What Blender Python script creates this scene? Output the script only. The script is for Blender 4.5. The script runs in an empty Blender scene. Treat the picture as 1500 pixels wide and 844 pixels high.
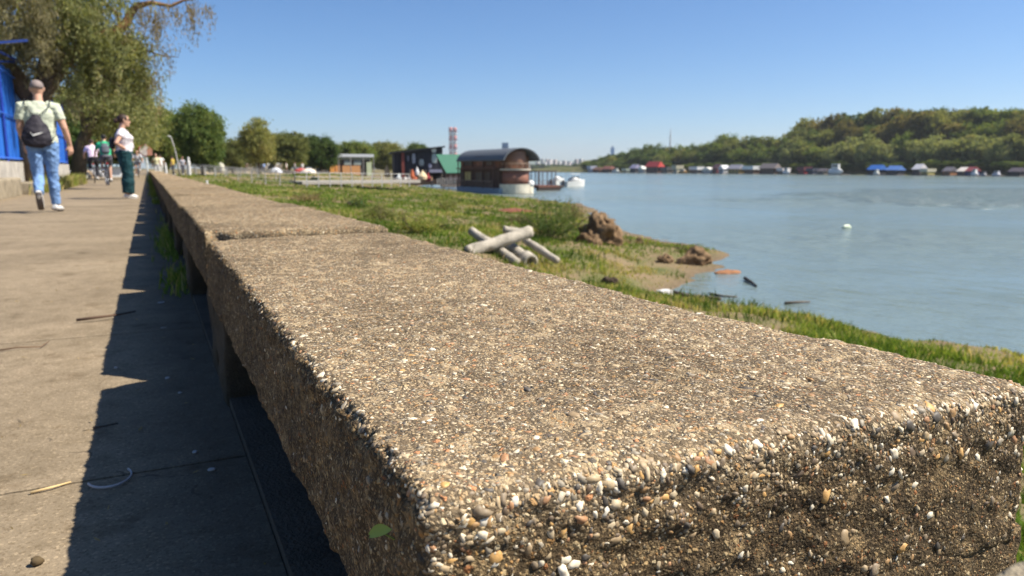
import bpy, math, random
import numpy as np
R = math.radians
rs = np.random.RandomState(7)
random.seed(7)
scene = bpy.context.scene
col = scene.collection

# ------------------------------------------------------------------ camera frame
FPX, CX, CY = 1080.0, 750.0, 422.0
PITCH = math.atan((CY - 247.0) / FPX)
YAW = math.atan((CX - 216.0) / FPX * math.cos(PITCH))
EYE = np.array([0, 0, 0.60])
FWD = np.array([math.sin(YAW) * math.cos(PITCH), math.cos(YAW) * math.cos(PITCH), -math.sin(PITCH)])
RGT = np.array([math.cos(YAW), -math.sin(YAW), 0.0])
UPV = np.cross(RGT, FWD)
WATER = -2.4


def ray(px, py):
    d = FWD + RGT * (px - CX) / FPX - UPV * (py - CY) / FPX
    return d


def onz(px, py, z):
    d = ray(px, py)
    return EYE + d * ((z - EYE[2]) / d[2])


def atd(px, py, dist):
    """point seen at a pixel, at a horizontal distance from the camera"""
    d = ray(px, py)
    return EYE + d * (dist / math.hypot(d[0], d[1]))


def onx(px, py, x):
    d = ray(px, py)
    return EYE + d * (x / d[0])


# ------------------------------------------------------------------ noise
def _h(i, j, k, s):
    n = (i * 374761393 + j * 668265263 + k * 2147483647 + s * 974634777).astype(np.int64) & 0xFFFFFFFF
    n = ((n ^ (n >> 13)) * 1274126177) & 0xFFFFFFFF
    n = (n ^ (n >> 16)) & 0xFFFFFF
    return n.astype(np.float64) / 0xFFFFFF


def vnoise(p, s=0):
    p = np.asarray(p, float)
    f = np.floor(p)
    i, j, k = (f[..., a].astype(np.int64) for a in range(3))
    u = p - f
    u = u * u * (3 - 2 * u)
    r = 0
    for a in (0, 1):
        wa = u[..., 0] if a else 1 - u[..., 0]
        for b in (0, 1):
            wb = u[..., 1] if b else 1 - u[..., 1]
            for c in (0, 1):
                wc = u[..., 2] if c else 1 - u[..., 2]
                r = r + wa * wb * wc * _h(i + a, j + b, k + c, s)
    return r * 2 - 1


def fbm(p, s=0, o=3):
    p = np.asarray(p, float)
    r, a = 0, 1.0
    for q in range(o):
        r = r + a * vnoise(p * 2 ** q, s + q)
        a *= .5
    return r


# ------------------------------------------------------------------ materials
def nt(name):
    m = bpy.data.materials.new(name)
    m.use_nodes = True
    t = m.node_tree
    t.nodes.clear()
    return m, t


class G:
    """tiny node-graph helper"""
    def __init__(s, t): s.t = t
    def n(s, typ, **k):
        nd = s.t.nodes.new(typ)
        for a, v in k.items():
            if a.startswith('i_'):
                key = a[2:]
                key = int(key) if key.isdigit() else key.replace('_', ' ')
                s.put(nd.inputs[key], v)
            else:
                setattr(nd, a, v)
        return nd
    def put(s, inp, v):
        if isinstance(v, bpy.types.NodeSocket): s.t.links.new(v, inp)
        else: inp.default_value = v
    def ramp(s, fac, stops, interp='LINEAR'):
        r = s.t.nodes.new('ShaderNodeValToRGB')
        r.color_ramp.interpolation = interp
        e = r.color_ramp.elements
        while len(e) < len(stops): e.new(0.5)
        for el, (p, c) in zip(e, stops):
            el.position = p
            el.color = (*c, 1) if len(c) == 3 else c
        s.put(r.inputs[0], fac)
        return r.outputs[0]
    def mix(s, f, a, b, mode='MIX'):
        m = s.t.nodes.new('ShaderNodeMix')
        m.data_type = 'RGBA'
        m.blend_type = mode
        s.put(m.inputs[0], f)
        for q, v in ((6, a), (7, b)):
            if isinstance(v, tuple) and len(v) == 3: v = (*v, 1)
            s.put(m.inputs[q], v)
        return m.outputs[2]
    def math(s, op, a, b=0.0, c=0.0, clamp=False):
        m = s.t.nodes.new('ShaderNodeMath')
        m.operation = op
        m.use_clamp = clamp
        s.put(m.inputs[0], a); s.put(m.inputs[1], b); s.put(m.inputs[2], c)
        return m.outputs[0]
    def pos(s): return s.n('ShaderNodeNewGeometry').outputs['Position']
    def objc(s): return s.n('ShaderNodeTexCoord').outputs['Object']
    def noise(s, vec, scale, detail=3, rough=.55):
        return s.n('ShaderNodeTexNoise', i_Vector=vec, i_Scale=scale, i_Detail=detail, i_Roughness=rough).outputs[0]
    def attr(s, name): return s.n('ShaderNodeAttribute', attribute_name=name).outputs['Fac']
    def out(s, sh): s.t.links.new(sh, s.n('ShaderNodeOutputMaterial').inputs[0])
    def princ(s, colr, rough=.8, bump=None, spec=.3, metal=0.0, strength=1.0, dist=.01):
        p = s.t.nodes.new('ShaderNodeBsdfPrincipled')
        if isinstance(colr, tuple) and len(colr) == 3: colr = (*colr, 1)
        s.put(p.inputs['Base Color'], colr)
        s.put(p.inputs['Roughness'], rough)
        s.put(p.inputs['Specular IOR Level'], spec)
        s.put(p.inputs['Metallic'], metal)
        if bump is not None:
            b = s.n('ShaderNodeBump', i_Height=bump, i_Strength=strength, i_Distance=dist)
            s.t.links.new(b.outputs[0], p.inputs['Normal'])
        return p.outputs[0]


def plain(name, c, rough=.7, var=.18, scale=8.0, spec=.3, metal=0.0):
    """a painted or plain surface with uneven wear"""
    m, t = nt(name)
    g = G(t)
    f = g.noise(g.objc(), scale, 4)
    lo = tuple(x * (1 - var) for x in c)
    hi = tuple(min(1, x * (1 + var)) for x in c)
    cc = g.ramp(f, [(.3, lo), (.7, hi)])
    g.out(g.princ(cc, rough, bump=f, spec=spec, metal=metal, strength=.25, dist=.02))
    return m


_pl = {}
def P(c, rough=.7, **k):
    key = (tuple(round(x, 3) for x in c), rough, tuple(sorted(k.items())))
    if key not in _pl:
        _pl[key] = plain('paint_%d' % len(_pl), c, rough, **k)
    return _pl[key]


def mat_slab():
    m, t = nt('exposed_aggregate_concrete')
    g = G(t)
    p = g.pos()
    sepz = g.n('ShaderNodeSeparateXYZ', i_0=p).outputs[2]
    warp = g.n('ShaderNodeVectorMath', operation='ADD', i_0=p,
               i_1=g.n('ShaderNodeVectorMath', operation='SCALE', i_0=g.n('ShaderNodeTexNoise', i_Vector=p, i_Scale=140.0, i_Detail=2.0).outputs[1], i_Scale=.006).outputs[0]).outputs[0]
    v1 = g.n('ShaderNodeTexVoronoi', i_Vector=warp, i_Scale=155.0, i_Randomness=1.0)
    v2 = g.n('ShaderNodeTexVoronoi', i_Vector=warp, i_Scale=340.0, i_Randomness=1.0)
    v3 = g.n('ShaderNodeTexVoronoi', i_Vector=p, i_Scale=820.0, i_Randomness=1.0)
    r1 = g.n('ShaderNodeSeparateColor', i_0=v1.outputs['Color']).outputs
    r2 = g.n('ShaderNodeSeparateColor', i_0=v2.outputs['Color']).outputs
    r3 = g.n('ShaderNodeSeparateColor', i_0=v3.outputs['Color']).outputs
    big = g.noise(p, 9.0, 4)
    med = g.noise(p, 45.0, 3)
    stones = [(0, (0.3388, 0.2411, 0.1372)), (.16, (0.4311, 0.3248, 0.1887)), (.3, (0.2464, 0.187, 0.1201)), (.42, (0.5133, 0.4134, 0.2659)),
              (.54, (0.1027, 0.08858, 0.06862)), (.62, (0.3695, 0.2214, 0.09865)), (.72, (0.3079, 0.2657, 0.1973)), (.82, (0.6365, 0.5512, 0.3946)),
              (.9, (0.1745, 0.123, 0.0772)), (.95, (0.4106, 0.1968, 0.09436))]
    c1 = g.ramp(r1[0], stones, 'CONSTANT')
    c2 = g.ramp(r2[0], stones, 'CONSTANT')
    sand = g.ramp(r3[0], [(0, (0.1745, 0.1279, 0.0772)), (.3, (0.2874, 0.2116, 0.1244)), (.6, (0.3695, 0.2805, 0.1673)), (.88, (0.4927, 0.4035, 0.2659)), (.95, (0.1129, 0.08858, 0.06005))], 'CONSTANT')
    cem = g.ramp(big, [(.3, (0.195, 0.1476, 0.09006)), (.5, (0.2977, 0.2264, 0.1372)), (.7, (0.3593, 0.2756, 0.1673))])
    base = g.mix(.62, cem, sand)
    gap_dark = g.math('MULTIPLY', g.math('GREATER_THAN', v2.outputs['Distance'], .44), g.math('GREATER_THAN', med, .42))
    base = g.mix(g.math('MULTIPLY', gap_dark, .85), base, (.085, .062, .038))  # darker colour in the gaps between stones
    k2 = g.math('MULTIPLY', g.math('GREATER_THAN', r2[1], .38), g.math('LESS_THAN', v2.outputs['Distance'], .42))
    base = g.mix(k2, base, c2)
    k1 = g.math('MULTIPLY', g.math('GREATER_THAN', r1[1], .55), g.math('LESS_THAN', v1.outputs['Distance'], .40))
    base = g.mix(k1, base, c1)
    # weathered dirty skin on the cast sides (old grime with a ragged edge below the worn arris), plus self-shade painted along the left arris
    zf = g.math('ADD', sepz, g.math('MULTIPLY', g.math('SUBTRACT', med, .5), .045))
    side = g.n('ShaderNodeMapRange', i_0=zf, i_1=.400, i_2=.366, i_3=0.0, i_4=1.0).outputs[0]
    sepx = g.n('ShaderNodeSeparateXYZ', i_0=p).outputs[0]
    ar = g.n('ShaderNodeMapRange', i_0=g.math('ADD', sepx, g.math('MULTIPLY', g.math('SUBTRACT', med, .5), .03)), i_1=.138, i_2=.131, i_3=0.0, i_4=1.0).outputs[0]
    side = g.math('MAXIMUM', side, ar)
    grime_shade = g.ramp(g.noise(p, 60.0, 5, .7), [(.28, (.24, .215, .175)), (.5, (.58, .53, .44)), (.74, (1.0, .95, .83))])
    base = g.mix(side, base, g.mix(1.0, base, grime_shade, 'MULTIPLY'))
    base = g.mix(1.0, base, g.ramp(g.noise(p, 3.2, 5, .62), [(.34, (.80, .77, .71)), (.47, (1.21, 1.19, 1.14)), (.66, (1.46, 1.44, 1.38))]), 'MULTIPLY')
    # dark lichen spots on the top
    sp = g.ramp(g.noise(p, 26.0, 5, .65), [(.60, (1, 1, 1)), (.74, (.55, .52, .48))])
    base = g.mix(1.0, base, sp, 'MULTIPLY')
    h = g.math('ADD', g.math('MULTIPLY', g.math('SUBTRACT', .6, v1.outputs['Distance']), g.math('MULTIPLY', k1, 2.2)),
               g.math('ADD', g.math('MULTIPLY', g.math('SUBTRACT', .6, v2.outputs['Distance']), g.math('MULTIPLY', k2, 1.3)),
                      g.math('ADD', g.math('MULTIPLY', r3[1], .25), g.math('MULTIPLY', g.noise(p, 300.0, 3), 1.2))))
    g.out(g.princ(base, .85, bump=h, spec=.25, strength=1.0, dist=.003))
    return m


def mat_pebble():
    m, t = nt('river_pebble')
    g = G(t)
    a = g.attr('tint')
    c = g.ramp(a, [(0, (0.3285, 0.236, 0.1335)), (.12, (0.438, 0.3304, 0.1943)), (.24, (0.2489, 0.1888, 0.1214)), (.36, (0.5176, 0.4154, 0.2672)),
                   (.46, (0.09955, 0.08496, 0.06882)), (.53, (0.3683, 0.2218, 0.09715)), (.6, (0.3087, 0.2643, 0.1943)), (.68, (0.677, 0.5853, 0.4291)),
                   (.76, (0.1593, 0.1133, 0.07286)), (.82, (0.4181, 0.2266, 0.1133)), (.87, (0.7566, 0.6702, 0.5019)), (.94, (0.5774, 0.3398, 0.1214)), (.97, (0.7964, 0.7269, 0.5829))], 'CONSTANT')
    n = g.noise(g.pos(), 240.0, 4)
    c = g.mix(1.0, c, g.ramp(n, [(.3, (.72, .68, .62)), (.6, (1, 1, 1))]), 'MULTIPLY')
    g.out(g.princ(c, .55, bump=n, spec=.35, strength=.4, dist=.0006))
    return m


JOINTS = [1.0 - .0, 1.581, 3.01, 5.53, 7.5, 9.5, 11.6, 13.7, 15.9, 18.1, 20.3, 23, 26, 29, 32]


def mat_path():
    m, t = nt('promenade_concrete')
    g = G(t)
    p = g.pos()
    big = g.noise(p, 1.3, 5, .6)
    med = g.noise(p, 14.0, 4, .6)
    fine = g.noise(p, 160.0, 3, .6)
    v = g.n('ShaderNodeTexVoronoi', i_Vector=p, i_Scale=210.0)
    rv = g.n('ShaderNodeSeparateColor', i_0=v.outputs['Color']).outputs[0]
    c = g.ramp(big, [(.3, (0.2038, 0.1643, 0.1123)), (.55, (0.2529, 0.2035, 0.1396)), (.75, (0.2793, 0.2294, 0.16))])
    c = g.mix(.75, c, g.ramp(med, [(.3, (.72, .70, .66)), (.55, (1, 1, 1)), (.75, (1.12, 1.1, 1.08))]), 'MULTIPLY')
    c = g.mix(.8, c, g.ramp(rv, [(0, (.68, .64, .58)), (.12, (.95, .93, .9)), (.8, (1.05, 1.03, 1.0)), (.93, (1.45, 1.42, 1.36))], 'CONSTANT'), 'MULTIPLY')
    c = g.mix(.5, c, g.ramp(fine, [(.3, (.7, .7, .7)), (.7, (1.25, 1.25, 1.25))]), 'MULTIPLY')
    # hairline cracks
    vc = g.n('ShaderNodeTexVoronoi', feature='DISTANCE_TO_EDGE', i_Scale=.42,
             i_Vector=g.n('ShaderNodeVectorMath', operation='ADD', i_0=p, i_1=g.n('ShaderNodeVectorMath', operation='SCALE', i_0=g.n('ShaderNodeTexNoise', i_Vector=p, i_Scale=2.2, i_Detail=4.0).outputs[1], i_Scale=.5).outputs[0]).outputs[0])
    k = g.math('MULTIPLY', g.math('LESS_THAN', vc.outputs[0], .0012), g.math('GREATER_THAN', med, .56))
    c = g.mix(g.math('MULTIPLY', k, .6), c, (.06, .048, .035))
    st = g.ramp(g.noise(p, 5.0, 5, .7), [(.57, (1, 1, 1)), (.70, (.60, .56, .50))])
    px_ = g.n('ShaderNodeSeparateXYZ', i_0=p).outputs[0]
    bench_side_dark = g.math('MULTIPLY', g.n('ShaderNodeMapRange', i_0=g.math('ADD', px_, g.math('MULTIPLY', g.noise(p, 3.5, 4), .25)), i_1=.02, i_2=.2, i_3=0.0, i_4=1.0).outputs[0], .55)
    c = g.mix(bench_side_dark, c, (.05, .04, .03))  # path colour turns darker towards the bench
    c = g.mix(1.0, c, g.ramp(g.noise(g.n('ShaderNodeVectorMath', operation='MULTIPLY', i_0=p, i_1=(.5, 1.6, 1)).outputs[0], .9, 5, .7), [(.35, (.86, .85, .83)), (.6, (1.08, 1.07, 1.06))]), 'MULTIPLY')
    c = g.mix(1.0, c, st, 'MULTIPLY')
    h = g.math('ADD', g.math('MULTIPLY', fine, 1.0), g.math('ADD', g.math('MULTIPLY', rv, .4), g.math('MULTIPLY', k, -3.0)))
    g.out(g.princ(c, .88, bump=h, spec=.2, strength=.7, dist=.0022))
    return m


def mat_concrete(name, c, scale=6.0):
    m, t = nt(name)
    g = G(t)
    p = g.pos()
    n = g.noise(p, scale, 6, .65)
    f = g.noise(p, scale * 22, 3, .6)
    cc = g.ramp(n, [(.28, tuple(x * .45 for x in c)), (.45, tuple(x * .8 for x in c)), (.7, tuple(x * 1.1 for x in c))])
    cc = g.mix(.6, cc, g.ramp(f, [(.3, (.65, .65, .65)), (.7, (1.2, 1.2, 1.2))]), 'MULTIPLY')
    g.out(g.princ(cc, .88, bump=g.math('ADD', n, f), spec=.2, strength=.6, dist=.012))
    return m


def mat_ground(name, stops, scale, s2):
    m, t = nt(name)
    g = G(t)
    p = g.pos()
    n = g.noise(p, scale, 6, .65)
    f = g.noise(p, s2, 4, .65)
    c = g.mix(.7, g.ramp(n, stops), g.ramp(f, [(.3, (.5, .48, .42)), (.7, (1.2, 1.2, 1.15))]), 'MULTIPLY')
    g.out(g.princ(c, .95, bump=f, spec=.1, strength=.8, dist=.06))
    return m


def mat_bank():
    m, t = nt('river_bank_soil')
    g = G(t)
    p = g.pos()
    z = g.n('ShaderNodeSeparateXYZ', i_0=p).outputs[2]
    n = g.noise(p, .55, 6, .65)
    f = g.noise(p, 9.0, 5, .65)
    c = g.ramp(n, [(.3, (.075, .09, .03)), (.44, (.13, .125, .05)), (.54, (.19, .145, .08)), (.68, (.22, .16, .095))])
    mud = g.ramp(f, [(.35, (.10, .07, .042)), (.65, (.19, .14, .09))])
    k = g.n('ShaderNodeMapRange', i_0=g.math('ADD', z, g.math('MULTIPLY', n, .22)), i_1=-2.29, i_2=-2.12, i_3=1.0, i_4=0.0).outputs[0]
    c = g.mix(k, c, mud)
    g.out(g.princ(c, .95, bump=f, spec=.12, strength=.8, dist=.06))
    return m


def mat_leaf(name, stops, trans=.28, vary=True):
    m, t = nt(name)
    g = G(t)
    c = g.ramp(g.attr('tint'), stops)
    oi = g.n('ShaderNodeObjectInfo')
    c = g.mix(1.0, c, g.ramp(oi.outputs['Random'], [(0, (.74, .77, .77)), (.4, (.95, .97, .92)), (.7, (1.06, 1.03, .95)), (1, (1.25, 1.18, 1.0))]), 'MULTIPLY') if vary else c
    d = g.n('ShaderNodeBsdfDiffuse', i_Color=c)
    tr = g.n('ShaderNodeBsdfTranslucent', i_Color=g.mix(1.0, c, (1.25, 1.2, .6), 'MULTIPLY'))
    mx = g.n('ShaderNodeMixShader', i_0=trans, i_1=d.outputs[0], i_2=tr.outputs[0])
    g.out(mx.outputs[0])
    return m


def mat_bark(c):
    m, t = nt('bark')
    g = G(t)
    p = g.pos()
    sc = g.n('ShaderNodeVectorMath', operation='MULTIPLY', i_0=p, i_1=(1, 1, .25)).outputs[0]
    n = g.noise(sc, 14.0, 5, .7)
    g.out(g.princ(g.ramp(n, [(.3, tuple(x * .4 for x in c)), (.7, c)]), .9, bump=n, spec=.15, strength=1, dist=.03))
    return m


def mat_water():
    m, t = nt('river_water')
    g = G(t)
    p = g.pos()
    st = g.n('ShaderNodeVectorMath', operation='MULTIPLY', i_0=p, i_1=(1.0, .55, 1)).outputs[0]
    w1 = g.noise(st, .55, 3, .55)
    w2 = g.noise(st, 2.6, 4, .65)
    w3 = g.noise(p, .035, 3, .5)
    h = g.math('ADD', g.math('MULTIPLY', w1, 1.0), g.math('MULTIPLY', w2, .22))
    h = g.math('MULTIPLY', h, g.n('ShaderNodeMapRange', i_0=w3, i_1=.38, i_2=.66, i_3=.3, i_4=2.2).outputs[0])
    off = g.n('ShaderNodeVectorMath', operation='MULTIPLY', i_1=(1 / 62.0, 1 / 30.0, 1),
              i_0=g.n('ShaderNodeVectorMath', operation='SUBTRACT', i_0=p, i_1=(104.0, 50.0, WATER)).outputs[0]).outputs[0]
    dd = g.n('ShaderNodeVectorMath', operation='LENGTH', i_0=off).outputs['Value']
    gust = g.n('ShaderNodeMapRange', i_0=g.math('ADD', dd, g.math('MULTIPLY', g.math('SUBTRACT', g.noise(p, .09, 4), .5), .9)), i_1=.85, i_2=.7, i_3=0.0, i_4=1.0).outputs[0]
    w4 = g.noise(g.n('ShaderNodeVectorMath', operation='MULTIPLY', i_0=p, i_1=(.85, .55, 1)).outputs[0], 1.0, 4, .65)
    h = g.math('ADD', h, g.math('MULTIPLY', g.math('MULTIPLY', gust, w4), 3.6))
    c = g.ramp(w3, [(.35, (.135, .178, .165)), (.65, (.165, .208, .192))])
    pr = g.t.nodes.new('ShaderNodeBsdfPrincipled')
    g.put(pr.inputs['Base Color'], c)
    pr.inputs['Roughness'].default_value = .18
    pr.inputs['IOR'].default_value = 1.33
    b = g.n('ShaderNodeBump', i_Height=h, i_Strength=1.0, i_Distance=.40)
    g.put(pr.inputs['Normal'], b.outputs[0])
    g.out(pr.outputs[0])
    return m


M = {}
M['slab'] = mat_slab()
M['pebble'] = mat_pebble()
M['path'] = mat_path()
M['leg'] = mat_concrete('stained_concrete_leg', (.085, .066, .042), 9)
M['ledge'] = mat_concrete('ledge_concrete', (.33, .275, .19), 4)
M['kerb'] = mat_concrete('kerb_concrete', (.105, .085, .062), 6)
M['whitewall'] = mat_concrete('worn_white_wall', (.50, .46, .40), 3)
M['post'] = mat_concrete('grey_concrete_post', (.46, .41, .33), 3.4)
M['bank'] = mat_bank()
M['land'] = mat_ground('grassland', [(.3, (.05, .07, .02)), (.5, (.09, .095, .035)), (.7, (.20, .16, .09))], .12, 3.0)
M['soil'] = mat_ground('dry_soil', [(.3, (.10, .062, .035)), (.5, (.20, .13, .075)), (.7, (.29, .20, .12))], 2.2, 14)
M['bed'] = P((.10, .09, .06), .95)
M['sand'] = mat_ground('beach_sand', [(.3, (.36, .28, .18)), (.7, (.46, .37, .25))], .6, 6)
M['water'] = mat_water()
M['bark'] = mat_bark((.17, .125, .085))
M['barkwarm'] = mat_bark((.30, .17, .08))
M['grass'] = mat_leaf('grass_blade', [(0, (0.0935, 0.154, 0.0286)), (.3, (0.165, 0.2365, 0.0462)), (.55, (0.2695, 0.3025, 0.077)), (.72, (0.374, 0.3245, 0.1265)), (1, (0.506, 0.396, 0.209))], .42, False)
M['weed'] = mat_leaf('weed_blade', [(0, (.05, .085, .02)), (.35, (.10, .15, .035)), (.6, (.16, .17, .05)), (.74, (.25, .20, .10)), (1, (.40, .30, .18))], .35, False)
M['leafgreen'] = mat_leaf('leaf_green', [(0, (0.0767, 0.1239, 0.0354)), (.5, (0.1475, 0.1947, 0.05664)), (.85, (0.2242, 0.2596, 0.0826)), (1, (0.3068, 0.2773, 0.1121))], .4)
M['leafdark'] = mat_leaf('leaf_dark', [(0, (0.04956, 0.0885, 0.0354)), (.5, (0.1003, 0.1475, 0.05192)), (1, (0.1711, 0.2065, 0.07316))], .38)
M['leafolive'] = mat_leaf('leaf_olive', [(0, (0.118, 0.1357, 0.05428)), (.5, (0.2183, 0.236, 0.0885)), (.85, (0.3068, 0.3009, 0.1239)), (1, (0.3658, 0.3068, 0.1534))], .4)
M['leafautumn'] = mat_leaf('leaf_autumn', [(0, (0.1062, 0.1038, 0.0472)), (.4, (0.1829, 0.1711, 0.06608)), (.75, (0.2596, 0.2124, 0.08024)), (1, (0.3304, 0.2242, 0.0944))], .38)
M['leafwillow'] = mat_leaf('leaf_willow', [(0, (0.154, 0.187, 0.0825)), (.5, (0.2475, 0.2805, 0.1265)), (1, (0.352, 0.352, 0.176))], .4)
M['leafold'] = mat_leaf('leaf_old', [(0, (.13, .145, .06)), (.5, (.245, .26, .11)), (.85, (.35, .34, .16)), (1, (.40, .34, .18))], .45, False)
M['leafdry'] = mat_leaf('leaf_drying', [(0, (.13, .122, .066)), (.5, (.235, .215, .12)), (1, (.34, .29, .18))], .42, False)
M['leafbrown'] = mat_leaf('leaf_dry', [(0, (.16, .13, .075)), (.5, (.26, .21, .125)), (1, (.37, .29, .18))], .4)
M['skin'] = P((.52, .30, .205), .55, var=.06)
M['black'] = P((.016, .015, .017), .7)
M['white'] = P((.62, .61, .58), .6, var=.06)
M['railwhite'] = P((.46, .45, .43), .6, var=.1)
M['jeans'] = plain('blue_jeans', (.155, .265, .47), .85, .22, 14)
M['steel'] = P((.55, .56, .57), .35, metal=.8)
M['glass'] = P((.03, .035, .04), .1, spec=.6)


# ------------------------------------------------------------------ mesh builder
class MB:
    def __init__(s): s.v, s.f, s.nv = [], [], 0
    def add(s, v, f):
        v = np.asarray(v, float).reshape(-1, 3)
        s.v.append(v)
        s.f += [tuple(int(i) + s.nv for i in q) for q in f]
        s.nv += len(v)
        return s
    def box(s, c, d, rz=0.0, tilt=None):
        c = np.array(c, float); d = np.array(d, float) / 2
        q = np.array([[x, y, z] for x in (-1, 1) for y in (-1, 1) for z in (-1, 1)]) * d
        if tilt: q = q @ rotx(tilt).T
        if rz: q = q @ rotz(rz).T
        return s.add(q + c, [(0, 1, 3, 2), (4, 6, 7, 5), (0, 4, 5, 1), (2, 3, 7, 6), (0, 2, 6, 4), (1, 5, 7, 3)])
    def tube(s, pts, rads, n=12, ref=(1, 0, 0)):
        pts = np.array(pts, float); ref = np.array(ref, float)
        m = len(pts); vs = []
        a = np.arange(n) * 2 * math.pi / n
        for i in range(m):
            t = pts[min(i + 1, m - 1)] - pts[max(i - 1, 0)]
            t = t / (np.linalg.norm(t) + 1e-9)
            u = ref - t * (ref @ t)
            if np.linalg.norm(u) < 1e-3:
                u = np.cross(t, (0, 1, 0.1))
            u = u / np.linalg.norm(u); w = np.cross(t, u)
            r = rads[i] if hasattr(rads, '__len__') else rads
            ra, rb = r if hasattr(r, '__len__') else (r, r)
            vs.append(pts[i] + np.outer(np.cos(a) * ra, u) + np.outer(np.sin(a) * rb, w))
        vs = np.concatenate(vs)
        f = [(i * n + j, i * n + (j + 1) % n, (i + 1) * n + (j + 1) % n, (i + 1) * n + j) for i in range(m - 1) for j in range(n)]
        f += [tuple(range(n))[::-1], tuple((m - 1) * n + j for j in range(n))]
        return s.add(vs, f)
    def cyl(s, p0, p1, r0, r1=None, n=12):
        return s.tube([p0, p1], [r0, r0 if r1 is None else r1], n, (1, 0, 0) if abs(np.array(p1)[0] - np.array(p0)[0]) < abs(np.array(p1)[2] - np.array(p0)[2]) + 1e-6 else (0, 0, 1))
    def pipe(s, p0, p1, ro, ri, n=20):
        p0 = np.array(p0, float); p1 = np.array(p1, float)
        t = (p1 - p0) / np.linalg.norm(p1 - p0)
        u = np.cross(t, (0, 0, 1)); u /= np.linalg.norm(u); w = np.cross(t, u)
        a = np.arange(n) * 2 * math.pi / n
        ring = np.outer(np.cos(a), u) + np.outer(np.sin(a), w)
        v = np.concatenate([p0 + ring * ro, p1 + ring * ro, p1 + ring * ri, p0 + ring * ri])
        f = []
        for k in range(4):
            k2 = (k + 1) % 4
            f += [(k * n + j, k * n + (j + 1) % n, k2 * n + (j + 1) % n, k2 * n + j) for j in range(n)]
        return s.add(v, f)
    def ell(s, c, r, n=12, m=8):
        v, f = [], []
        for i in range(m + 1):
            th = math.pi * i / m
            for j in range(n):
                ph = 2 * math.pi * j / n
                v.append((c[0] + r[0] * math.sin(th) * math.cos(ph), c[1] + r[1] * math.sin(th) * math.sin(ph), c[2] + r[2] * math.cos(th)))
        f = [(i * n + j, (i + 1) * n + j, (i + 1) * n + (j + 1) % n, i * n + (j + 1) % n) for i in range(m) for j in range(n)]
        return s.add(v, f)
    def torus(s, c, R0, r, axis=0, n=28, m=8):
        v = []
        for i in range(n):
            a = 2 * math.pi * i / n
            for j in range(m):
                b = 2 * math.pi * j / m
                q = [r * math.sin(b), (R0 + r * math.cos(b)) * math.cos(a), (R0 + r * math.cos(b)) * math.sin(a)]
                if axis == 2: q = [q[1], q[2], q[0]]
                v.append((c[0] + q[0], c[1] + q[1], c[2] + q[2]))
        f = [(i * m + j, ((i + 1) % n) * m + j, ((i + 1) % n) * m + (j + 1) % m, i * m + (j + 1) % m) for i in range(n) for j in range(m)]
        return s.add(v, f)
    def prism(s, poly, y0, y1):
        """extrude an (x, z) outline along y"""
        n = len(poly)
        v = [(x, y0, z) for x, z in poly] + [(x, y1, z) for x, z in poly]
        f = [(i, (i + 1) % n, n + (i + 1) % n, n + i) for i in range(n)] + [tuple(range(n))[::-1], tuple(range(n, 2 * n))]
        return s.add(v, f)
    def mesh(s, name, smooth=False):
        me = bpy.data.meshes.new(name)
        me.from_pydata(np.concatenate(s.v).tolist(), [], s.f)
        me.validate()
        if smooth: me.polygons.foreach_set('use_smooth', [True] * len(me.polygons))
        return me
    def build(s, name, m, parent=None, smooth=False, loc=None):
        return link(name, s.mesh(name, smooth), m, parent, loc)


def rotz(a): return np.array([[math.cos(a), -math.sin(a), 0], [math.sin(a), math.cos(a), 0], [0, 0, 1]])
def rotx(a): return np.array([[1, 0, 0], [0, math.cos(a), -math.sin(a)], [0, math.sin(a), math.cos(a)]])


def link(name, me, m, parent=None, loc=None):
    o = bpy.data.objects.new(name, me)
    if m is not None and not me.materials: me.materials.append(m)
    col.objects.link(o)
    if parent is not None: o.parent = parent
    if loc is not None: o.location = tuple(float(x) for x in loc)
    return o


def fast_mesh(name, v, quads=None, tris=None, smooth=False, attr=None):
    me = bpy.data.meshes.new(name)
    v = np.asarray(v, np.float32)
    me.vertices.add(len(v)); me.vertices.foreach_set('co', v.ravel())
    idx, st, tot = [], [], []
    base = 0
    for arr, k in ((quads, 4), (tris, 3)):
        if arr is not None and len(arr):
            arr = np.asarray(arr, np.int32)
            idx.append(arr.ravel()); st.append(base + np.arange(len(arr)) * k); tot.append(np.full(len(arr), k))
            base += arr.size
    idx = np.concatenate(idx); st = np.concatenate(st); tot = np.concatenate(tot)
    me.loops.add(len(idx)); me.loops.foreach_set('vertex_index', idx.astype(np.int32))
    me.polygons.add(len(st)); me.polygons.foreach_set('loop_start', st.astype(np.int32))
    me.polygons.foreach_set('use_smooth', np.full(len(st), smooth))
    me.update(calc_edges=True)
    if attr is not None:
        a = me.attributes.new('tint', 'FLOAT', 'POINT')
        a.data.foreach_set('value', np.asarray(attr, np.float32))
    return me


def tag(o, label=None, cat=None, group=None, kind=None):
    if label: o['label'] = label
    if cat: o['category'] = cat
    if group: o['group'] = group
    if kind: o['kind'] = kind
    return o


def thing(name, label, cat, loc=(0, 0, 0), rz=0.0, group=None):
    o = bpy.data.objects.new(name, None)
    o.empty_display_size = .2
    col.objects.link(o)
    o.location = tuple(float(x) for x in loc); o.rotation_euler = (0, 0, rz)
    return tag(o, label, cat, group)


def dup(root, loc, rz=0.0, sc=None, label=None):
    def cp(o, par):
        c = o.copy(); col.objects.link(c)
        if par is not None: c.parent = par
        for ch in o.children: cp(ch, c)
        return c
    r = cp(root, None)
    r.location = tuple(float(x) for x in loc); r.rotation_euler = (0, 0, rz)
    if sc is not None: r.scale = sc
    if label: r['label'] = label
    return r


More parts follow.
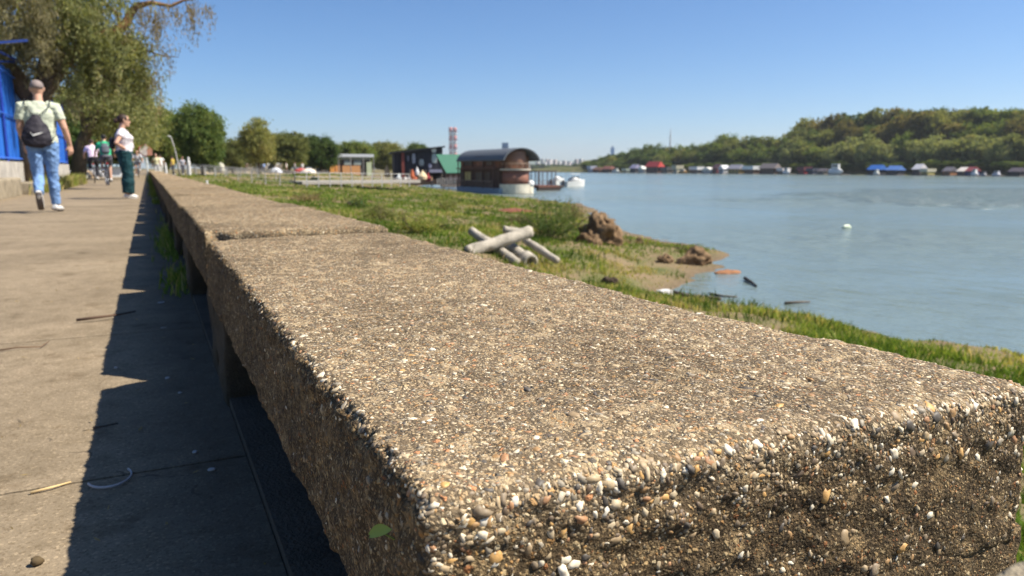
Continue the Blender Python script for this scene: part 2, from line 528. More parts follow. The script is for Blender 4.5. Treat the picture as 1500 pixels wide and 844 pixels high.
def fuse(mb, voxel, it=6):
    """melt overlapping closed tubes into one continuous surface"""
    o = link('fuse_tmp', mb.mesh('fuse_tmp'), None)
    m1 = o.modifiers.new('r', 'REMESH'); m1.mode = 'VOXEL'; m1.voxel_size = voxel; m1.use_smooth_shade = True
    if it:
        m2 = o.modifiers.new('s', 'SMOOTH'); m2.factor = .5; m2.iterations = it
    bpy.context.view_layer.update()
    dg = bpy.context.evaluated_depsgraph_get()
    me = bpy.data.meshes.new_from_object(o.evaluated_get(dg))
    bpy.data.objects.remove(o)
    me.polygons.foreach_set('use_smooth', [True] * len(me.polygons))
    return me


def deform(me, amp, scale, seed=0):
    n = len(me.vertices)
    v = np.empty(n * 3, np.float32); me.vertices.foreach_get('co', v)
    v = v.reshape(-1, 3)
    nn = np.empty(n * 3, np.float32); me.vertices.foreach_get('normal', nn)
    v = v + nn.reshape(-1, 3) * (fbm(v * scale, seed) * amp)[:, None]
    me.vertices.foreach_set('co', v.astype(np.float32).ravel()); me.update()


# ================================================================== GROUND
SH = np.array([(-400, 40), (-60, 17), (-12, 14.6), (0, 13.3), (6.85, 12.63), (8.05, 12.35), (9.53, 11.95), (11.49, 11.6), (13.2, 10.9), (14.6, 11.4), (15.6, 13.3), (16.65, 14.6), (18.4, 16.2),
               (19.68, 17.9), (20.7, 18.9), (21.6, 18.6), (23.5, 19.0), (27.2, 19.6), (31.25, 21.3), (38, 25), (46, 29.5), (53.4, 32.6), (62, 34.2), (72, 34.2), (85, 35), (100, 36),
               (118, 40), (150, 56), (220, 90), (300, 130), (450, 200), (700, 300), (1000, 400), (1600, 620), (6000, 2000)])


def shore(y):
    return np.interp(y, SH[:, 0], SH[:, 1])


def hgt(x, y):
    x = np.asarray(x, float); y = np.asarray(y, float)
    p = np.stack([x, y, np.zeros_like(x)], -1)
    xs = shore(y) + .35 * fbm(p * .45, 3) * np.clip(y / 6, .4, 1.6)
    f = (x - .65) / (xs - .65)
    pl = np.interp(y, [62, 88], [0, .62])
    f = np.where(f < 1, np.clip((f - pl) / (1 - pl), 0, 1), f)
    z = np.where(f < 1, -.16 - 2.25 * np.clip(f, 0, 1) ** .82, -2.41 - .16 * (x - xs))
    z = np.where(x < .65, -.16, z)
    z = z + .07 * fbm(p * .6, 11) * np.clip((x - .7) / 3, 0, 1) + .03 * fbm(p * 2.5, 12) * np.clip((x - .7) / 3, 0, 1)
    return np.maximum(z, -4.4)


def ground(px, py):
    """where the sight line of a pixel meets the bank"""
    d = ray(px, py)
    k = np.concatenate([np.linspace(1, 60, 2400), np.linspace(60, 600, 3000)])
    q = EYE + k[:, None] * d
    z = np.maximum(hgt(q[:, 0], q[:, 1]), WATER)
    i = int(np.argmax(q[:, 2] < z))
    r = q[i].copy(); r[2] = z[i]
    return r


def grid_mesh(name, xs, ys, zf, smooth=True):
    X, Y = np.meshgrid(xs, ys)
    Z = zf(X, Y)
    v = np.stack([X, Y, Z], -1).reshape(-1, 3)
    nx, ny = len(xs), len(ys)
    i = np.arange((ny - 1) * nx).reshape(ny - 1, nx)[:, :-1].ravel()
    return fast_mesh(name, v, quads=np.stack([i, i + 1, i + nx + 1, i + nx], 1), smooth=smooth)


xs = np.concatenate([[-3000, -800, -200, -60, -20, -6, -3.2], np.linspace(.0, 4, 12), np.arange(4.3, 40, .3), np.geomspace(40.4, 1600, 50)])
ys = np.concatenate([[-400, -120, -50, -25], np.arange(-12, 40, .35), np.arange(40.5, 110, .8), np.geomspace(111, 6000, 60)])
tag(link('riverbank', grid_mesh('riverbank', xs, ys, hgt), M['bank']), kind='structure')
b = MB().add([(-7000, -7000, -4.6), (7000, -7000, -4.6), (7000, 7000, -4.6), (-7000, 7000, -4.6)], [(0, 1, 2, 3)])
tag(b.build('ground', M['bed']), kind='structure')
b = MB().add([(5, -1500, WATER), (7000, -1500, WATER), (7000, 6900, WATER), (5, 6900, WATER)], [(0, 1, 2, 3)])
tag(b.build('river', M['water']), kind='structure')

# promenade in poured bays with open joints between them
pb = MB()
yj = [-6, -3.2, -.4] + [1.581, 3.01, 5.53] + [5.53 + 2.05 * k for k in range(1, 60)] + [140, 180, 240, 330]
for a, c in zip(yj[:-1], yj[1:]):
    pb.box((-1.49, (a + c) / 2, -.09), (3.42, c - a - .008, .18))
for e in range(len(pb.v)):
    pb.v[e][:, 0] = np.where(pb.v[e][:, 0] > 0, .145, pb.v[e][:, 0])
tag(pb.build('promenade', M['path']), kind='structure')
kb = MB().box((.402, 100, -.078), (.51, 214, .20))
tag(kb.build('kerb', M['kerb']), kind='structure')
b = MB().add([(-3000, -400, -.02), (-3.21, -400, -.02), (-3.21, 6000, -.02), (-3000, 6000, -.02)], [(0, 1, 2, 3)])
tag(b.build('grassland', M['land']), kind='structure')
# low recessed wall that carries the rear of the bench slabs
b = MB().box((.47, 80, .145), (.14, 172, .20))
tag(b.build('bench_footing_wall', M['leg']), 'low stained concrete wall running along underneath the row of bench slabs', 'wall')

# ================================================================== BENCH SLABS
T0, T1, ZB, ZT = .127, .653, .249, .41


def rbox(s0, s1, step, r, seed, rough, notch0, notch1, neardrop=0.0):
    lo = np.array([T0, s0, ZB]); hi = np.array([T1, s1, ZT]); L = hi - lo
    n = [max(2, int(math.ceil(L[a] / step[a]))) for a in range(3)]
    lin = [np.linspace(lo[a], hi[a], n[a] + 1) for a in range(3)]
    V, Q, off = [], [], 0
    for ax in range(3):
        u, w = [(1, 2), (2, 0), (0, 1)][ax]
        U, W = np.meshgrid(lin[u], lin[w], indexing='ij')
        nu, nw = U.shape
        i = (np.arange(nu - 1)[:, None] * nw + np.arange(nw - 1)).ravel()
        for sd in (0, 1):
            pts = np.empty((nu, nw, 3)); pts[..., u] = U; pts[..., w] = W; pts[..., ax] = (hi if sd else lo)[ax]
            q = np.stack([i, i + nw, i + nw + 1, i + 1], 1)
            if not sd: q = q[:, ::-1]
            V.append(pts.reshape(-1, 3)); Q.append(q + off); off += nu * nw
    V = np.concatenate(V); Q = np.concatenate(Q)
    key = np.round(V * 1e5).astype(np.int64)
    _, first, inv = np.unique(key, axis=0, return_index=True, return_inverse=True)
    V = V[first]; Q = inv.ravel()[Q]
    inner = np.clip(V, lo + r, hi - r)
    d = V - inner
    ln = np.linalg.norm(d, axis=1, keepdims=True)
    N = d / np.maximum(ln, 1e-9)
    # how close a point is to an arris (worn, stony edges)
    cnt = (np.abs(d) > r * .25).sum(1)
    V = inner + N * r
    ez = np.clip((cnt - 1), 0, 1).astype(float)
    ez = ez * np.where(N[:, 1] < -.3, .2, .8) + .8 * np.clip(-N[:, 0], 0, 1) * np.clip((V[:, 2] - (ZT - .05)) / .03, 0, 1)
    ds = (fbm(V * 55, seed) * .0024 + fbm(V * 11, seed + 3) * .0022) * rough
    ds = ds + ez * (fbm(V * 105, seed + 7, 2) * .0036 - .0014) * rough
    V = V + N * ds[:, None]
    for flag, se, sg in ((notch0, s0, 1), (notch1, s1, -1)):
        if flag:
            e = .078 * np.clip((V[:, 2] - ZB) / (ZT - ZB), 0, 1) * np.clip(1 - (V[:, 0] - T0) / .17, 0, 1) + .006
            e = e * (1 + .25 * fbm(V * 25, seed + 5))
            V[:, 1] += sg * e * np.clip(1 - sg * (V[:, 1] - se) / .22, 0, 1)
    if neardrop:
        k = np.clip(1 - (V[:, 1] - s0) / .06, 0, 1)
        V[:, 2] -= neardrop * k ** 2 * np.clip((V[:, 2] - ZB) / (ZT - ZB), 0, 1)
        fl = np.clip(1 - (V[:, 1] - s0) / .40, 0, 1)
        V[:, 1] -= .012 * (V[:, 0] - T0) / (T1 - T0) * fl
        V[:, 0] += .060 * (V[:, 0] - T0) / (T1 - T0) * fl
    return V, Q, N


def pebbles(V, N, Q, count, seed):
    """river pebbles cast into the skin of the slab"""
    r = np.random.RandomState(seed)
    ph = (1 + 5 ** .5) / 2
    iv = np.array([(-1, ph, 0), (1, ph, 0), (-1, -ph, 0), (1, -ph, 0), (0, -1, ph), (0, 1, ph), (0, -1, -ph), (0, 1, -ph), (ph, 0, -1), (ph, 0, 1), (-ph, 0, -1), (-ph, 0, 1)], float)
    iv /= np.linalg.norm(iv[0])
    it = [(0, 11, 5), (0, 5, 1), (0, 1, 7), (0, 7, 10), (0, 10, 11), (1, 5, 9), (5, 11, 4), (11, 10, 2), (10, 7, 6), (7, 1, 8), (3, 9, 4), (3, 4, 2), (3, 2, 6), (3, 6, 8), (3, 8, 9), (4, 9, 5), (2, 4, 11), (6, 2, 10), (8, 6, 7), (9, 8, 1)]
    v2 = list(map(tuple, iv)); cache = {}; t2 = []
    def mid(a, c):
        k = (min(a, c), max(a, c))
        if k not in cache:
            p = (np.array(v2[a]) + np.array(v2[c])); p /= np.linalg.norm(p); v2.append(tuple(p)); cache[k] = len(v2) - 1
        return cache[k]
    for a, c, e in it:
        x, y, z = mid(a, c), mid(c, e), mid(e, a)
        t2 += [(a, x, z), (c, y, x), (e, z, y), (x, y, z)]
    iv, it = np.array(v2), np.array(t2)
    top = N[:, 2] > .8; left = N[:, 0] < -.8; end = N[:, 1] < -.8
    edge = ~(top | left | end) & (N[:, 2] > .05) & (N[:, 0] < .9)
    zz = V[:, 2]
    w = np.zeros(len(V))
    near = np.clip(1.5 - V[:, 1], 0.05, 1.0)
    w[top] = 1.0
    w[edge] = .9
    w[left] = .05
    w[end] = .17 + .6 * np.clip((zz[end] - .34) / .05, 0, 1)
    w *= near * (V[:, 1] < 1.75)
    w /= w.sum()
    idx = r.choice(len(V), count, p=w)
    p = V[idx]; nn = N[idx]
    istop = top[idx]; isend = end[idx] | edge[idx]
    size = np.exp(r.normal(math.log(.0016), .42, count))
    size = np.where(isend, size * 1.2, size)
    bigm = r.rand(count) < np.where(isend, .022, .003)
    size = np.where(bigm, r.uniform(.0036, .0056, count), size)
    size = np.clip(size, .0009, .0072)
    # random tangent frame
    rd = r.normal(size=(count, 3)); t = rd - nn * (rd * nn).sum(1)[:, None]
    t /= np.linalg.norm(t, axis=1)[:, None]
    bt = np.cross(nn, t)
    asp = r.uniform(.6, 1.0, count)
    flat = r.uniform(.42, .75, count)
    sink = np.where(istop, r.uniform(.70, 1.0, count), r.uniform(.40, .95, count)) * flat * size
    lump = 1 + .17 * r.normal(size=(count, len(iv)))
    loc = iv[None] * lump[..., None] * size[:, None, None]
    vv = loc[..., 0:1] * t[:, None] * 1.25 + loc[..., 1:2] * (bt * asp[:, None])[:, None] + loc[..., 2:3] * (nn * flat[:, None])[:, None] + (p - nn * sink[:, None])[:, None]
    tri = it[None] + (np.arange(count) * len(iv))[:, None, None]
    tint = np.where(istop, r.rand(count) * .885, r.rand(count))
    tint = np.where(bigm, np.where(r.rand(count) < .6, r.uniform(.87, 1, count), tint), tint)
    tint = np.repeat(tint, len(iv))
    return vv.reshape(-1, 3), tri.reshape(-1, 3), tint


def leg_mesh(s0, s1, seed):
    """stained concrete foot under a slab end"""
    m = MB().box((.385, (s0 + s1) / 2, (ZB - .03) / 2 + .02), (.49, s1 - s0, ZB - .03 + .10))
    me = fuse(m, .016, 2)
    deform(me, .008, 16, seed)
    return me


SP = 1.74
J0 = 2.185
GS = 'concrete bench slabs in a row along the promenade'
V, Q, N = rbox(.384, J0 - .008, (.0036, .0036, .0036), .013, 5, 1.0, False, True, .005)
r1 = thing('bench_slab', 'nearest concrete bench slab with exposed pebbles and stony end face', 'bench slab', (0, 0, 0), 0, GS)
top_me = fast_mesh('slab', V, quads=Q, smooth=True)
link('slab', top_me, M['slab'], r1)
pv, pt, pa = pebbles(V, N, Q, 26000, 3)
pm = link('pebbles', fast_mesh('pebbles', pv, tris=pt, smooth=True, attr=pa), M['pebble'], r1)
pm['kind'] = 'stuff'
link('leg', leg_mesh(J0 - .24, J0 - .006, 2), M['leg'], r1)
fm = fuse(MB().box((.531, .480, .12), (.388, .214, .30)), .008, 2); deform(fm, .004, 30, 6)
link('leg', fm, M['slab'], r1)

V, Q, N = rbox(J0 + .009, J0 + SP - .009, (.009, .009, .009), .013, 9, 1.2, True, True)
V[:, 1] -= J0
sl_me = fast_mesh('slab', V, quads=Q, smooth=True)
lga = leg_mesh(.006, .24, 3); lgb = leg_mesh(SP - .24, SP - .006, 4)
r2 = thing('bench_slab', 'second concrete bench slab, just past the dark joint of the nearest one', 'bench slab', (0, J0, .015), 0, GS)
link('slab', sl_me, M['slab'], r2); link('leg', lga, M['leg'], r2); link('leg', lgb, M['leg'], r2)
NAMES = {1: 'third concrete bench slab in the row, counted from the stony end face',
         2: 'fourth concrete bench slab in the row, counted from the stony end face'}
for k in range(1, 46):
    o = dup(r2, (0.0, J0 + SP * k, rs.uniform(.004, .016)), rs.uniform(-.002, .002),
            label=NAMES.get(k, 'far concrete bench slab blurred into the continuous row beyond the fourth one'))
    o['label'] = NAMES.get(k, 'far concrete bench slab blurred into the continuous row beyond the fourth one')

# a broken chunk of concrete standing in front of the end of the row
c = EYE + ray(1486, 850) * .285
m = MB().box((0, 0, -.10), (.05, .04, .20))
me = fuse(m, .006, 4); deform(me, .005, 40, 2)
st = link('rubble_stone', me, M['ledge'], None, (c[0] + .016, c[1] - .005, c[2] - .008))
tag(st, 'blurred tan broken stone at the foot of the slab end face, bottom right corner', 'stone')
bx = MB().box((0, 0, 0), (.34, .20, .36)); me = fuse(bx, .02, 3); deform(me, .012, 9, 3)
link('base', me, M['kerb'], st, (0.05, 0.0, -.36))

# small leaf growing from the slab edge
lf = thing('seedling', 'tiny green leaf sprouting from the left face of the nearest slab', 'plant', (T0 - .002, .437, .365))
q = []
e1 = np.array([.93, -.30, .22]); e2 = np.array([-.15, .10, .95])
for i in range(9):
    a = i / 8
    wd = .0042 * math.sin(math.pi * min(1, a * .93 + .05)) ** .75
    c_ = np.array([-.006, -.002, .004]) + e1 * (.0075 - .0145 * a) * -1 + e2 * (.002 * math.sin(a * 3))
    q += [c_ + e2 * wd + (-.001, 0, 0), c_, c_ - e2 * wd + (-.0012, -.0006, 0)]
m = MB().add(q, [(3 * i + j, 3 * i + j + 1, 3 * i + j + 4, 3 * i + j + 3) for i in range(8) for j in range(2)])
m.build('leaf', P((.26, .36, .08), .5), lf, True)
MB().tube([(0.003, 0, -.004), (-.003, 0, .001), (-.005, 0, .004)], .0007, 6, (0, 1, 0)).build('stem', P((.2, .25, .06), .6), lf)

# ================================================================== GRASS
def blades(n, pts, hscale, wscale, seed, tint):
    r = np.random.RandomState(seed)
    n = len(pts)
    a = r.rand(n) * 2 * math.pi
    h = hscale * r.uniform(.45, 1.15, n); w = wscale * r.uniform(.6, 1.3, n)
    dx = np.stack([np.cos(a), np.sin(a), 0 * a], 1); lean = r.normal(size=(n, 2)) * .32
    ln = np.concatenate([lean, np.zeros((n, 1))], 1)
    up = np.array([0, 0, 1.0])
    b0 = pts - dx * w[:, None]; b1 = pts + dx * w[:, None]
    mid = pts + up * (h * .55)[:, None] + ln * (h * .3)[:, None]
    m0 = mid - dx * (w * .8)[:, None]; m1 = mid + dx * (w * .8)[:, None]
    tip = pts + up * (h * .93)[:, None] + ln * (h * .95)[:, None]
    v = np.stack([b0, b1, m1, m0, tip], 1).reshape(-1, 3)
    i = np.arange(n) * 5
    return v, np.stack([i, i + 1, i + 2, i + 3], 1), np.stack([i + 3, i + 2, i + 4], 1), np.repeat(tint, 5)


def grass_field():
    r = np.random.RandomState(21)
    n = 640000
    dist = np.exp(r.uniform(math.log(1.0), math.log(95), n))
    az = r.uniform(R(-1), R(76), n)
    az = np.where(dist < 9, r.uniform(R(5), R(112), n), az)
    x = dist * np.sin(az); y = dist * np.cos(az)
    z = hgt(x, y)
    p3 = np.stack([x, y, 0 * x], 1)
    patch = fbm(p3 * .35, 31, 4)
    p2 = fbm(p3 * 1.3, 35, 3)
    xs_ = shore(y)
    toshore = xs_ - x
    keep = (x > .8) & (z > -2.33 + .05 * p2)
    # bare mud and straw on the spit; dense green strip by the near water
    spit = np.exp(-((x - 12.5) / 5.0) ** 2 - ((y - 17) / 4.5) ** 2)
    keep &= r.rand(n) < np.clip(.70 + .55 * p2 - .22 * spit - .5 * (patch > .55), .05, 1)
    x, y, z, patch, p2, dist, spit = (q[keep] for q in (x, y, z, patch, p2, dist, spit))
    nn = len(x)
    strip = np.exp(-((y - 5.0) / 5.5) ** 2)
    hs = (.13 + .09 * p2) * (1 - .3 * spit) + .02 * strip + .05 * np.clip(dist / 60, 0, 1)
    hs = np.clip(hs * np.clip((toshore[keep] + .4) / 2.5, .45, 1), .05, .5)
    ws = .0045 + .00055 * dist
    tint = .25 + .46 * patch + .2 * p2 + .13 * r.normal(size=nn) + .22 * spit - .12 * strip
    dry = r.rand(nn) < np.clip(.07 + .14 * (patch > .3), 0, 1)
    tint = np.where(dry, r.uniform(.7, 1, nn), tint)
    v, q, t, a = blades(nn, np.stack([x, y, z - .02], 1), hs, ws, 5, np.clip(tint, 0, 1))
    o = link('bank_grass', fast_mesh('bank_grass', v, quads=q, tris=t, attr=a), M['grass'])
    tag(o, 'green and straw coloured grass covering the river bank', 'grass', kind='stuff')
    # taller weeds, dry tufts and seed heads in clumps
    nc = 260
    dc = np.exp(r.uniform(math.log(9), math.log(80), nc)); ac = r.uniform(R(3), R(50), nc)
    cx, cy = dc * np.sin(ac), dc * np.cos(ac)
    cz = hgt(cx, cy); ok = (cx > 1.2) & (cz > -2.3)
    vs_, qs_, ts_, as_ = [], [], [], []
    off = 0
    for x0, y0, d0 in zip(cx[ok], cy[ok], dc[ok]):
        m_ = int(r.uniform(20, 70)); sp = r.uniform(.12, .45) * (1 + d0 / 60)
        xx = x0 + r.normal(size=m_) * sp; yy = y0 + r.normal(size=m_) * sp
        tt = r.choice([.1, .2, .35, .8]) + .08 * r.normal(size=m_)
        v1, q1, t1, a1 = blades(m_, np.stack([xx, yy, hgt(xx, yy) - .03], 1), r.uniform(.12, .34), .006 + .0005 * d0, r.randint(9999), np.clip(tt, 0, 1))
        vs_.append(v1); qs_.append(q1 + off); ts_.append(t1 + off); as_.append(a1); off += len(a1)
    o = link('tall_weeds', fast_mesh('tall_weeds', np.concatenate(vs_), quads=np.concatenate(qs_), tris=np.concatenate(ts_), attr=np.concatenate(as_)), M['weed'])
    tag(o, 'tall weeds and dry tufts dotted over the river bank', 'weeds', kind='stuff')
    # weeds along the foot of the bench and the ledge
    n = 5200
    y = np.exp(r.uniform(math.log(3.2), math.log(60), n)); x = .13 + r.normal(size=n) * .045 - .02
    cl = fbm(np.stack([y * .9, 0 * y, 0 * y], 1), 41, 3)
    k = r.rand(n) < np.clip(-.28 + .8 * cl + .5 * (y > 9), .0, 1)
    x, y = x[k], y[k]
    hh = np.clip(.03 + .07 * r.rand(len(x)) + .0035 * y, .03, .3)
    v, q, t, a = blades(len(x), np.stack([x, y, 0 * x], 1), hh, .003 + .0004 * y, 6, np.clip(.35 + .25 * r.normal(size=len(x)), 0, 1))
    n = 2600
    y2 = r.uniform(16.5, 34, n); x2 = -2.36 + r.normal(size=n) * .09
    k = y2 > 21.4 + .8 * r.normal(size=n)
    x2, y2 = x2[k], y2[k]
    v2, q2, t2, a2 = blades(len(x2), np.stack([x2, y2, .02 + 0 * x2], 1), .32 + .15 * r.rand(len(x2)), .014, 8, np.clip(.62 + .2 * r.normal(size=len(x2)), 0, 1))
    v = np.concatenate([v, v2]); q = np.concatenate([q, q2 + len(a)]); t = np.concatenate([t, t2 + len(a)]); a = np.concatenate([a, a2])
    o = link('path_weeds', fast_mesh('path_weeds', v, quads=q, tris=t, attr=a), M['grass'])
    tag(o, 'weeds growing along the edges of the promenade', 'weeds', kind='stuff')


grass_field()


# ================================================================== FOLIAGE
def leaves(cent, size, asp, seed, hang=0.0, tint0=.5, tvar=.2, cl=None):
    r = np.random.RandomState(seed)
    n = len(cent)
    d = r.normal(size=(n, 3)); d[:, 2] -= hang * 3
    d /= np.linalg.norm(d, axis=1)[:, None]
    e = r.normal(size=(n, 3)); e -= d * (e * d).sum(1)[:, None]; e /= np.linalg.norm(e, axis=1)[:, None]
    s = size * r.uniform(.6, 1.3, n)
    L = d * s[:, None]; W = e * (s * asp)[:, None]
    v = np.stack([cent - L, cent - W * .8 + L * .1, cent + L, cent + W * .8 + L * .1], 1).reshape(-1, 3)
    i = np.arange(n) * 4
    t = tint0 + tvar * r.normal(size=n) + (0 if cl is None else cl)
    return v, np.stack([i, i + 1, i + 2, i + 3], 1), np.repeat(np.clip(t, 0, 1), 4)


def crown_points(ells, per, seed, crad=.2, shell=True):
    """clumps of leaves spread through a set of ellipsoids"""
    r = np.random.RandomState(seed)
    pts, cl = [], []
    for (c, rad, ncl) in ells:
        c = np.array(c, float); rad = np.array(rad, float)
        for _ in range(ncl):
            u = r.normal(size=3); u /= np.linalg.norm(u)
            k = r.uniform(.45, 1.02) if shell else r.rand() ** .4
            cc = c + u * rad * k
            rr = crad * rad.mean() * r.uniform(.6, 1.5)
            m = int(per * r.uniform(.6, 1.3))
            q = r.normal(size=(m, 3)) * .6
            pts.append(cc + q * rr * np.array([1.15, 1.15, .8]))
            cl.append(np.full(m, r.normal() * .16))
    return np.concatenate(pts), np.concatenate(cl)


def trunk_mb(h, r0, lean=(0, 0), limbs=(), seed=0):
    r = np.random.RandomState(seed)
    m = MB()
    pts = [(lean[0] * (k / 6) ** 1.4 + .04 * r.normal() * h * .1, lean[1] * (k / 6) ** 1.4, h * k / 6 - .1) for k in range(7)]
    m.tube(pts, [r0 * (1.25 if k == 0 else 1 - .11 * k) for k in range(7)], 9)
    for (k, ang, ln, rise) in limbs:
        p = np.array(pts[k])
        q = [p + np.array([math.cos(ang) * ln * s, math.sin(ang) * ln * s, rise * s ** .8]) for s in (0, .35, .7, 1)]
        m.tube(q, [r0 * .5, r0 * .36, r0 * .22, r0 * .06], 7)
    return m


def proto_tree(H, W, seed, leaf, nclump, per, size, asp=.5, hang=0.0, trunkh=.3, tint=.5, kind='round'):
    """crown + trunk meshes of a tree of height H and crown width W"""
    r = np.random.RandomState(seed)
    ells = []
    cz = H * (.5 + trunkh * .5)
    if kind == 'round':
        ells.append(((0, 0, H * .56), (W * .46, W * .46, H * .40), nclump))
        ells.append(((0, 0, H * .3), (W * .42, W * .42, H * .2), nclump // 3))
        for _ in range(4):
            a = r.rand() * 6.28
            ells.append(((math.cos(a) * W * .26, math.sin(a) * W * .26, H * r.uniform(.45, .78)), (W * .26, W * .26, H * .19), nclump // 4))
    elif kind == 'willow':
        ells.append(((0, 0, H * .58), (W * .48, W * .48, H * .38), nclump))
        for k in range(7):
            a = k * .9
            ells.append(((math.cos(a) * W * .36, math.sin(a) * W * .36, H * r.uniform(.26, .5)), (W * .14, W * .14, H * .24), nclump // 7))
    else:
        ells.append(((0, 0, H * .56), (W * .40, W * .40, H * .43), nclump))
        for _ in range(3):
            a = r.rand() * 6.28
            ells.append(((math.cos(a) * W * .24, math.sin(a) * W * .24, H * r.uniform(.4, .7)), (W * .22, W * .22, H * .22), nclump // 4))
    pts, cl = crown_points(ells, per, seed)
    v, q, a = leaves(pts, size, asp, seed + 1, hang, tint, .17, cl)
    cm = fast_mesh('crown', v, quads=q, attr=a)
    cm.materials.append(leaf)
    limbs = [(3 + i % 3, r.rand() * 6.28, W * .3, H * .22) for i in range(5)]
    tm = trunk_mb(H * .75, H * .022 + .05, (W * .05, 0), limbs, seed).mesh('trunk', True)
    tm.materials.append(M['bark'])
    return cm, tm


def tree(name, label, cat, cm, tm, loc, rz, sc, group):
    t = thing(name, label, cat, loc, rz, group)
    t.scale = sc
    link('crown', cm, None, t); link('trunk', tm, None, t)
    return t


# --- far bank terrain
FB = 300.0
def far_h(x, y):
    x = np.asarray(x, float); y = np.asarray(y, float)
    d = x - FB - .012 * np.clip(y - 480, 0, 1e9) ** 1.7 / 10
    p = np.stack([x, y, 0 * x], -1)
    bank = np.interp(d, [-12, 0, 3, 25, 60, 140], [-4.5, -2.5, -1.2, 0, 0, 0])
    rise = np.interp(y, [-200, 250, 300, 360, 470], [17, 17, 13, 6, 2]) * np.clip((d - 14) / 45, 0, 1)
    return bank + rise + .5 * fbm(p * .05, 51) * np.clip(d / 10, 0, 1)
xs = np.concatenate([np.linspace(285, 380, 40), np.geomspace(384, 1500, 20)])
ys = np.concatenate([[-1200, -500, -200], np.linspace(-60, 640, 110)])
tag(link('far_bank', grid_mesh('far_bank', xs, ys, far_h), M['land']), kind='structure')

FP = {}
for i, (k, leaf, kind, tint) in enumerate([('autumn', 'leafautumn', 'round', .45), ('olive', 'leafolive', 'round', .4), ('dark', 'leafdark', 'round', .5), ('green', 'leafgreen', 'tall', .5), ('willow', 'leafwillow', 'willow', .5)]):
    FP[k] = [proto_tree(10, 9, 100 + 7 * i + q, M[leaf], 84, 52, .32, .6, .3 if kind == 'willow' else 0, .25, tint, kind) for q in range(2)]
LBL = {'autumn': 'brown-tinged broad tree in the wooded far bank', 'olive': 'olive green broad tree in the wooded far bank',
       'dark': 'dark green broad tree in the wooded far bank', 'green': 'mid green upright tree in the wooded far bank',
       'willow': 'pale green rounded willow at the far waterline'}
prof = np.array([(858, 238), (872, 233), (890, 227), (920, 223), (945, 214), (958, 212), (975, 218), (1000, 213), (1030, 210), (1062, 199), (1080, 203), (1100, 201), (1125, 204), (1150, 194), (1170, 189), (1181, 171), (1200, 172), (1240, 166), (1290, 158), (1320, 159), (1360, 155), (1395, 160), (1420, 158), (1460, 161), (1500, 159), (1700, 160)])
def place_far(px, d, frac, kind, wid):
    x = FB + d
    q = onx(px, 247, x)
    y = q[1]
    dist = math.hypot(x, y)
    zc = dist * math.cos(math.atan2(x, y) - YAW)
    ztop = .6 + (247 - np.interp(px, prof[:, 0], prof[:, 1])) * zc / FPX
    g0 = float(far_h(x, y)) - .3
    h = max(4.5, (ztop - g0) * frac)
    if frac < 1 and kind != 'willow': h = max(h, 7)
    cm, tm = FP[kind][rs.randint(2)]
    w = wid * rs.uniform(.72, 1.3)
    tree('willow_tree' if kind == 'willow' else 'broadleaf_tree', LBL[kind], 'tree', cm, tm, (x, y, g0), rs.rand() * 6.28, (w / 9, w / 9, h / 10), {'willow': 'willows along the far waterline'}.get(kind, kind + ' trees on the far bank'))
# back row gives the skyline, then middle row, then the trees over the huts
px = 864
while px < 1530:
    right = px > 1175
    step = 21 if right else 10.5
    k = rs.choice(['autumn', 'olive', 'dark', 'autumn', 'green'] if right else ['dark', 'green', 'olive', 'green'])
    place_far(px + rs.uniform(-2, 2), 55 if right else 30, rs.uniform(.90, 1.04) + (0 if right else .06), k, 17 if right else 13.5)
    px += step
px = 862
while px < 1530:
    right = px > 1175
    k = rs.choice(['autumn', 'olive', 'autumn', 'green'] if right else ['dark', 'green', 'olive', 'green'])
    place_far(px + rs.uniform(-3, 3), 36 if right else 18, rs.uniform(.62, .88), k, 15 if right else 12)
    px += 23 if right else 12
px = 868
while px < 1530:
    right = px > 1175
    k = rs.choice(['willow', 'willow', 'willow', 'olive', 'green'] if right else ['dark', 'dark', 'green', 'willow'])
    place_far(px + rs.uniform(-3, 3), rs.uniform(12, 20), rs.uniform(.42, .60) if right else rs.uniform(.45, .75), k, 15 if right else 11)
    px += 24 if right else 14
# shrubs tucked behind the huts
px = 866
while px < 1530:
    x = FB + 7
    q = onx(px, 247, x)
    cm, tm = FP[rs.choice(['dark', 'green', 'dark'])][rs.randint(2)]
    tree('bank_shrub', 'dark green shrub crowding the far bank behind the river huts', 'shrub', cm, tm, (x, q[1], -1.2), rs.rand() * 6, (.85, .85, rs.uniform(.42, .62)), 'shrubs behind the river huts')
    px += 12.5

# --- left bank trees
LP = {}
for i, (k, leaf, kind, tint) in enumerate([('dark', 'leafdark', 'round', .5), ('olive', 'leafolive', 'round', .4), ('green', 'leafgreen', 'round', .55), ('yellow', 'leafolive', 'tall', .55)]):
    LP[k] = proto_tree(10, 9, 300 + 7 * i, M[leaf], 170, 95, .22, .55, .15, .1, tint, kind)


def left_tree(px0, px1, ytop, dist, kind, label, depthscale=1.0, name='broadleaf_tree'):
    c = atd((px0 + px1) / 2, 247, dist)
    zc = dist * math.cos(math.atan2(c[0], c[1]) - YAW)
    w = (px1 - px0) * zc / FPX * 1.02
    z0 = -.05 if c[0] < .6 else max(float(hgt(c[0], c[1])), -.6)
    h = .6 + (247 - ytop) * zc / FPX - z0
    cm, tm = LP[kind]
    tree(name, label, 'tree', cm, tm, (c[0], c[1], z0), rs.rand() * 6.28, (w / 8.6, w / 8.6 * depthscale, h / 9.9), 'trees along the promenade')


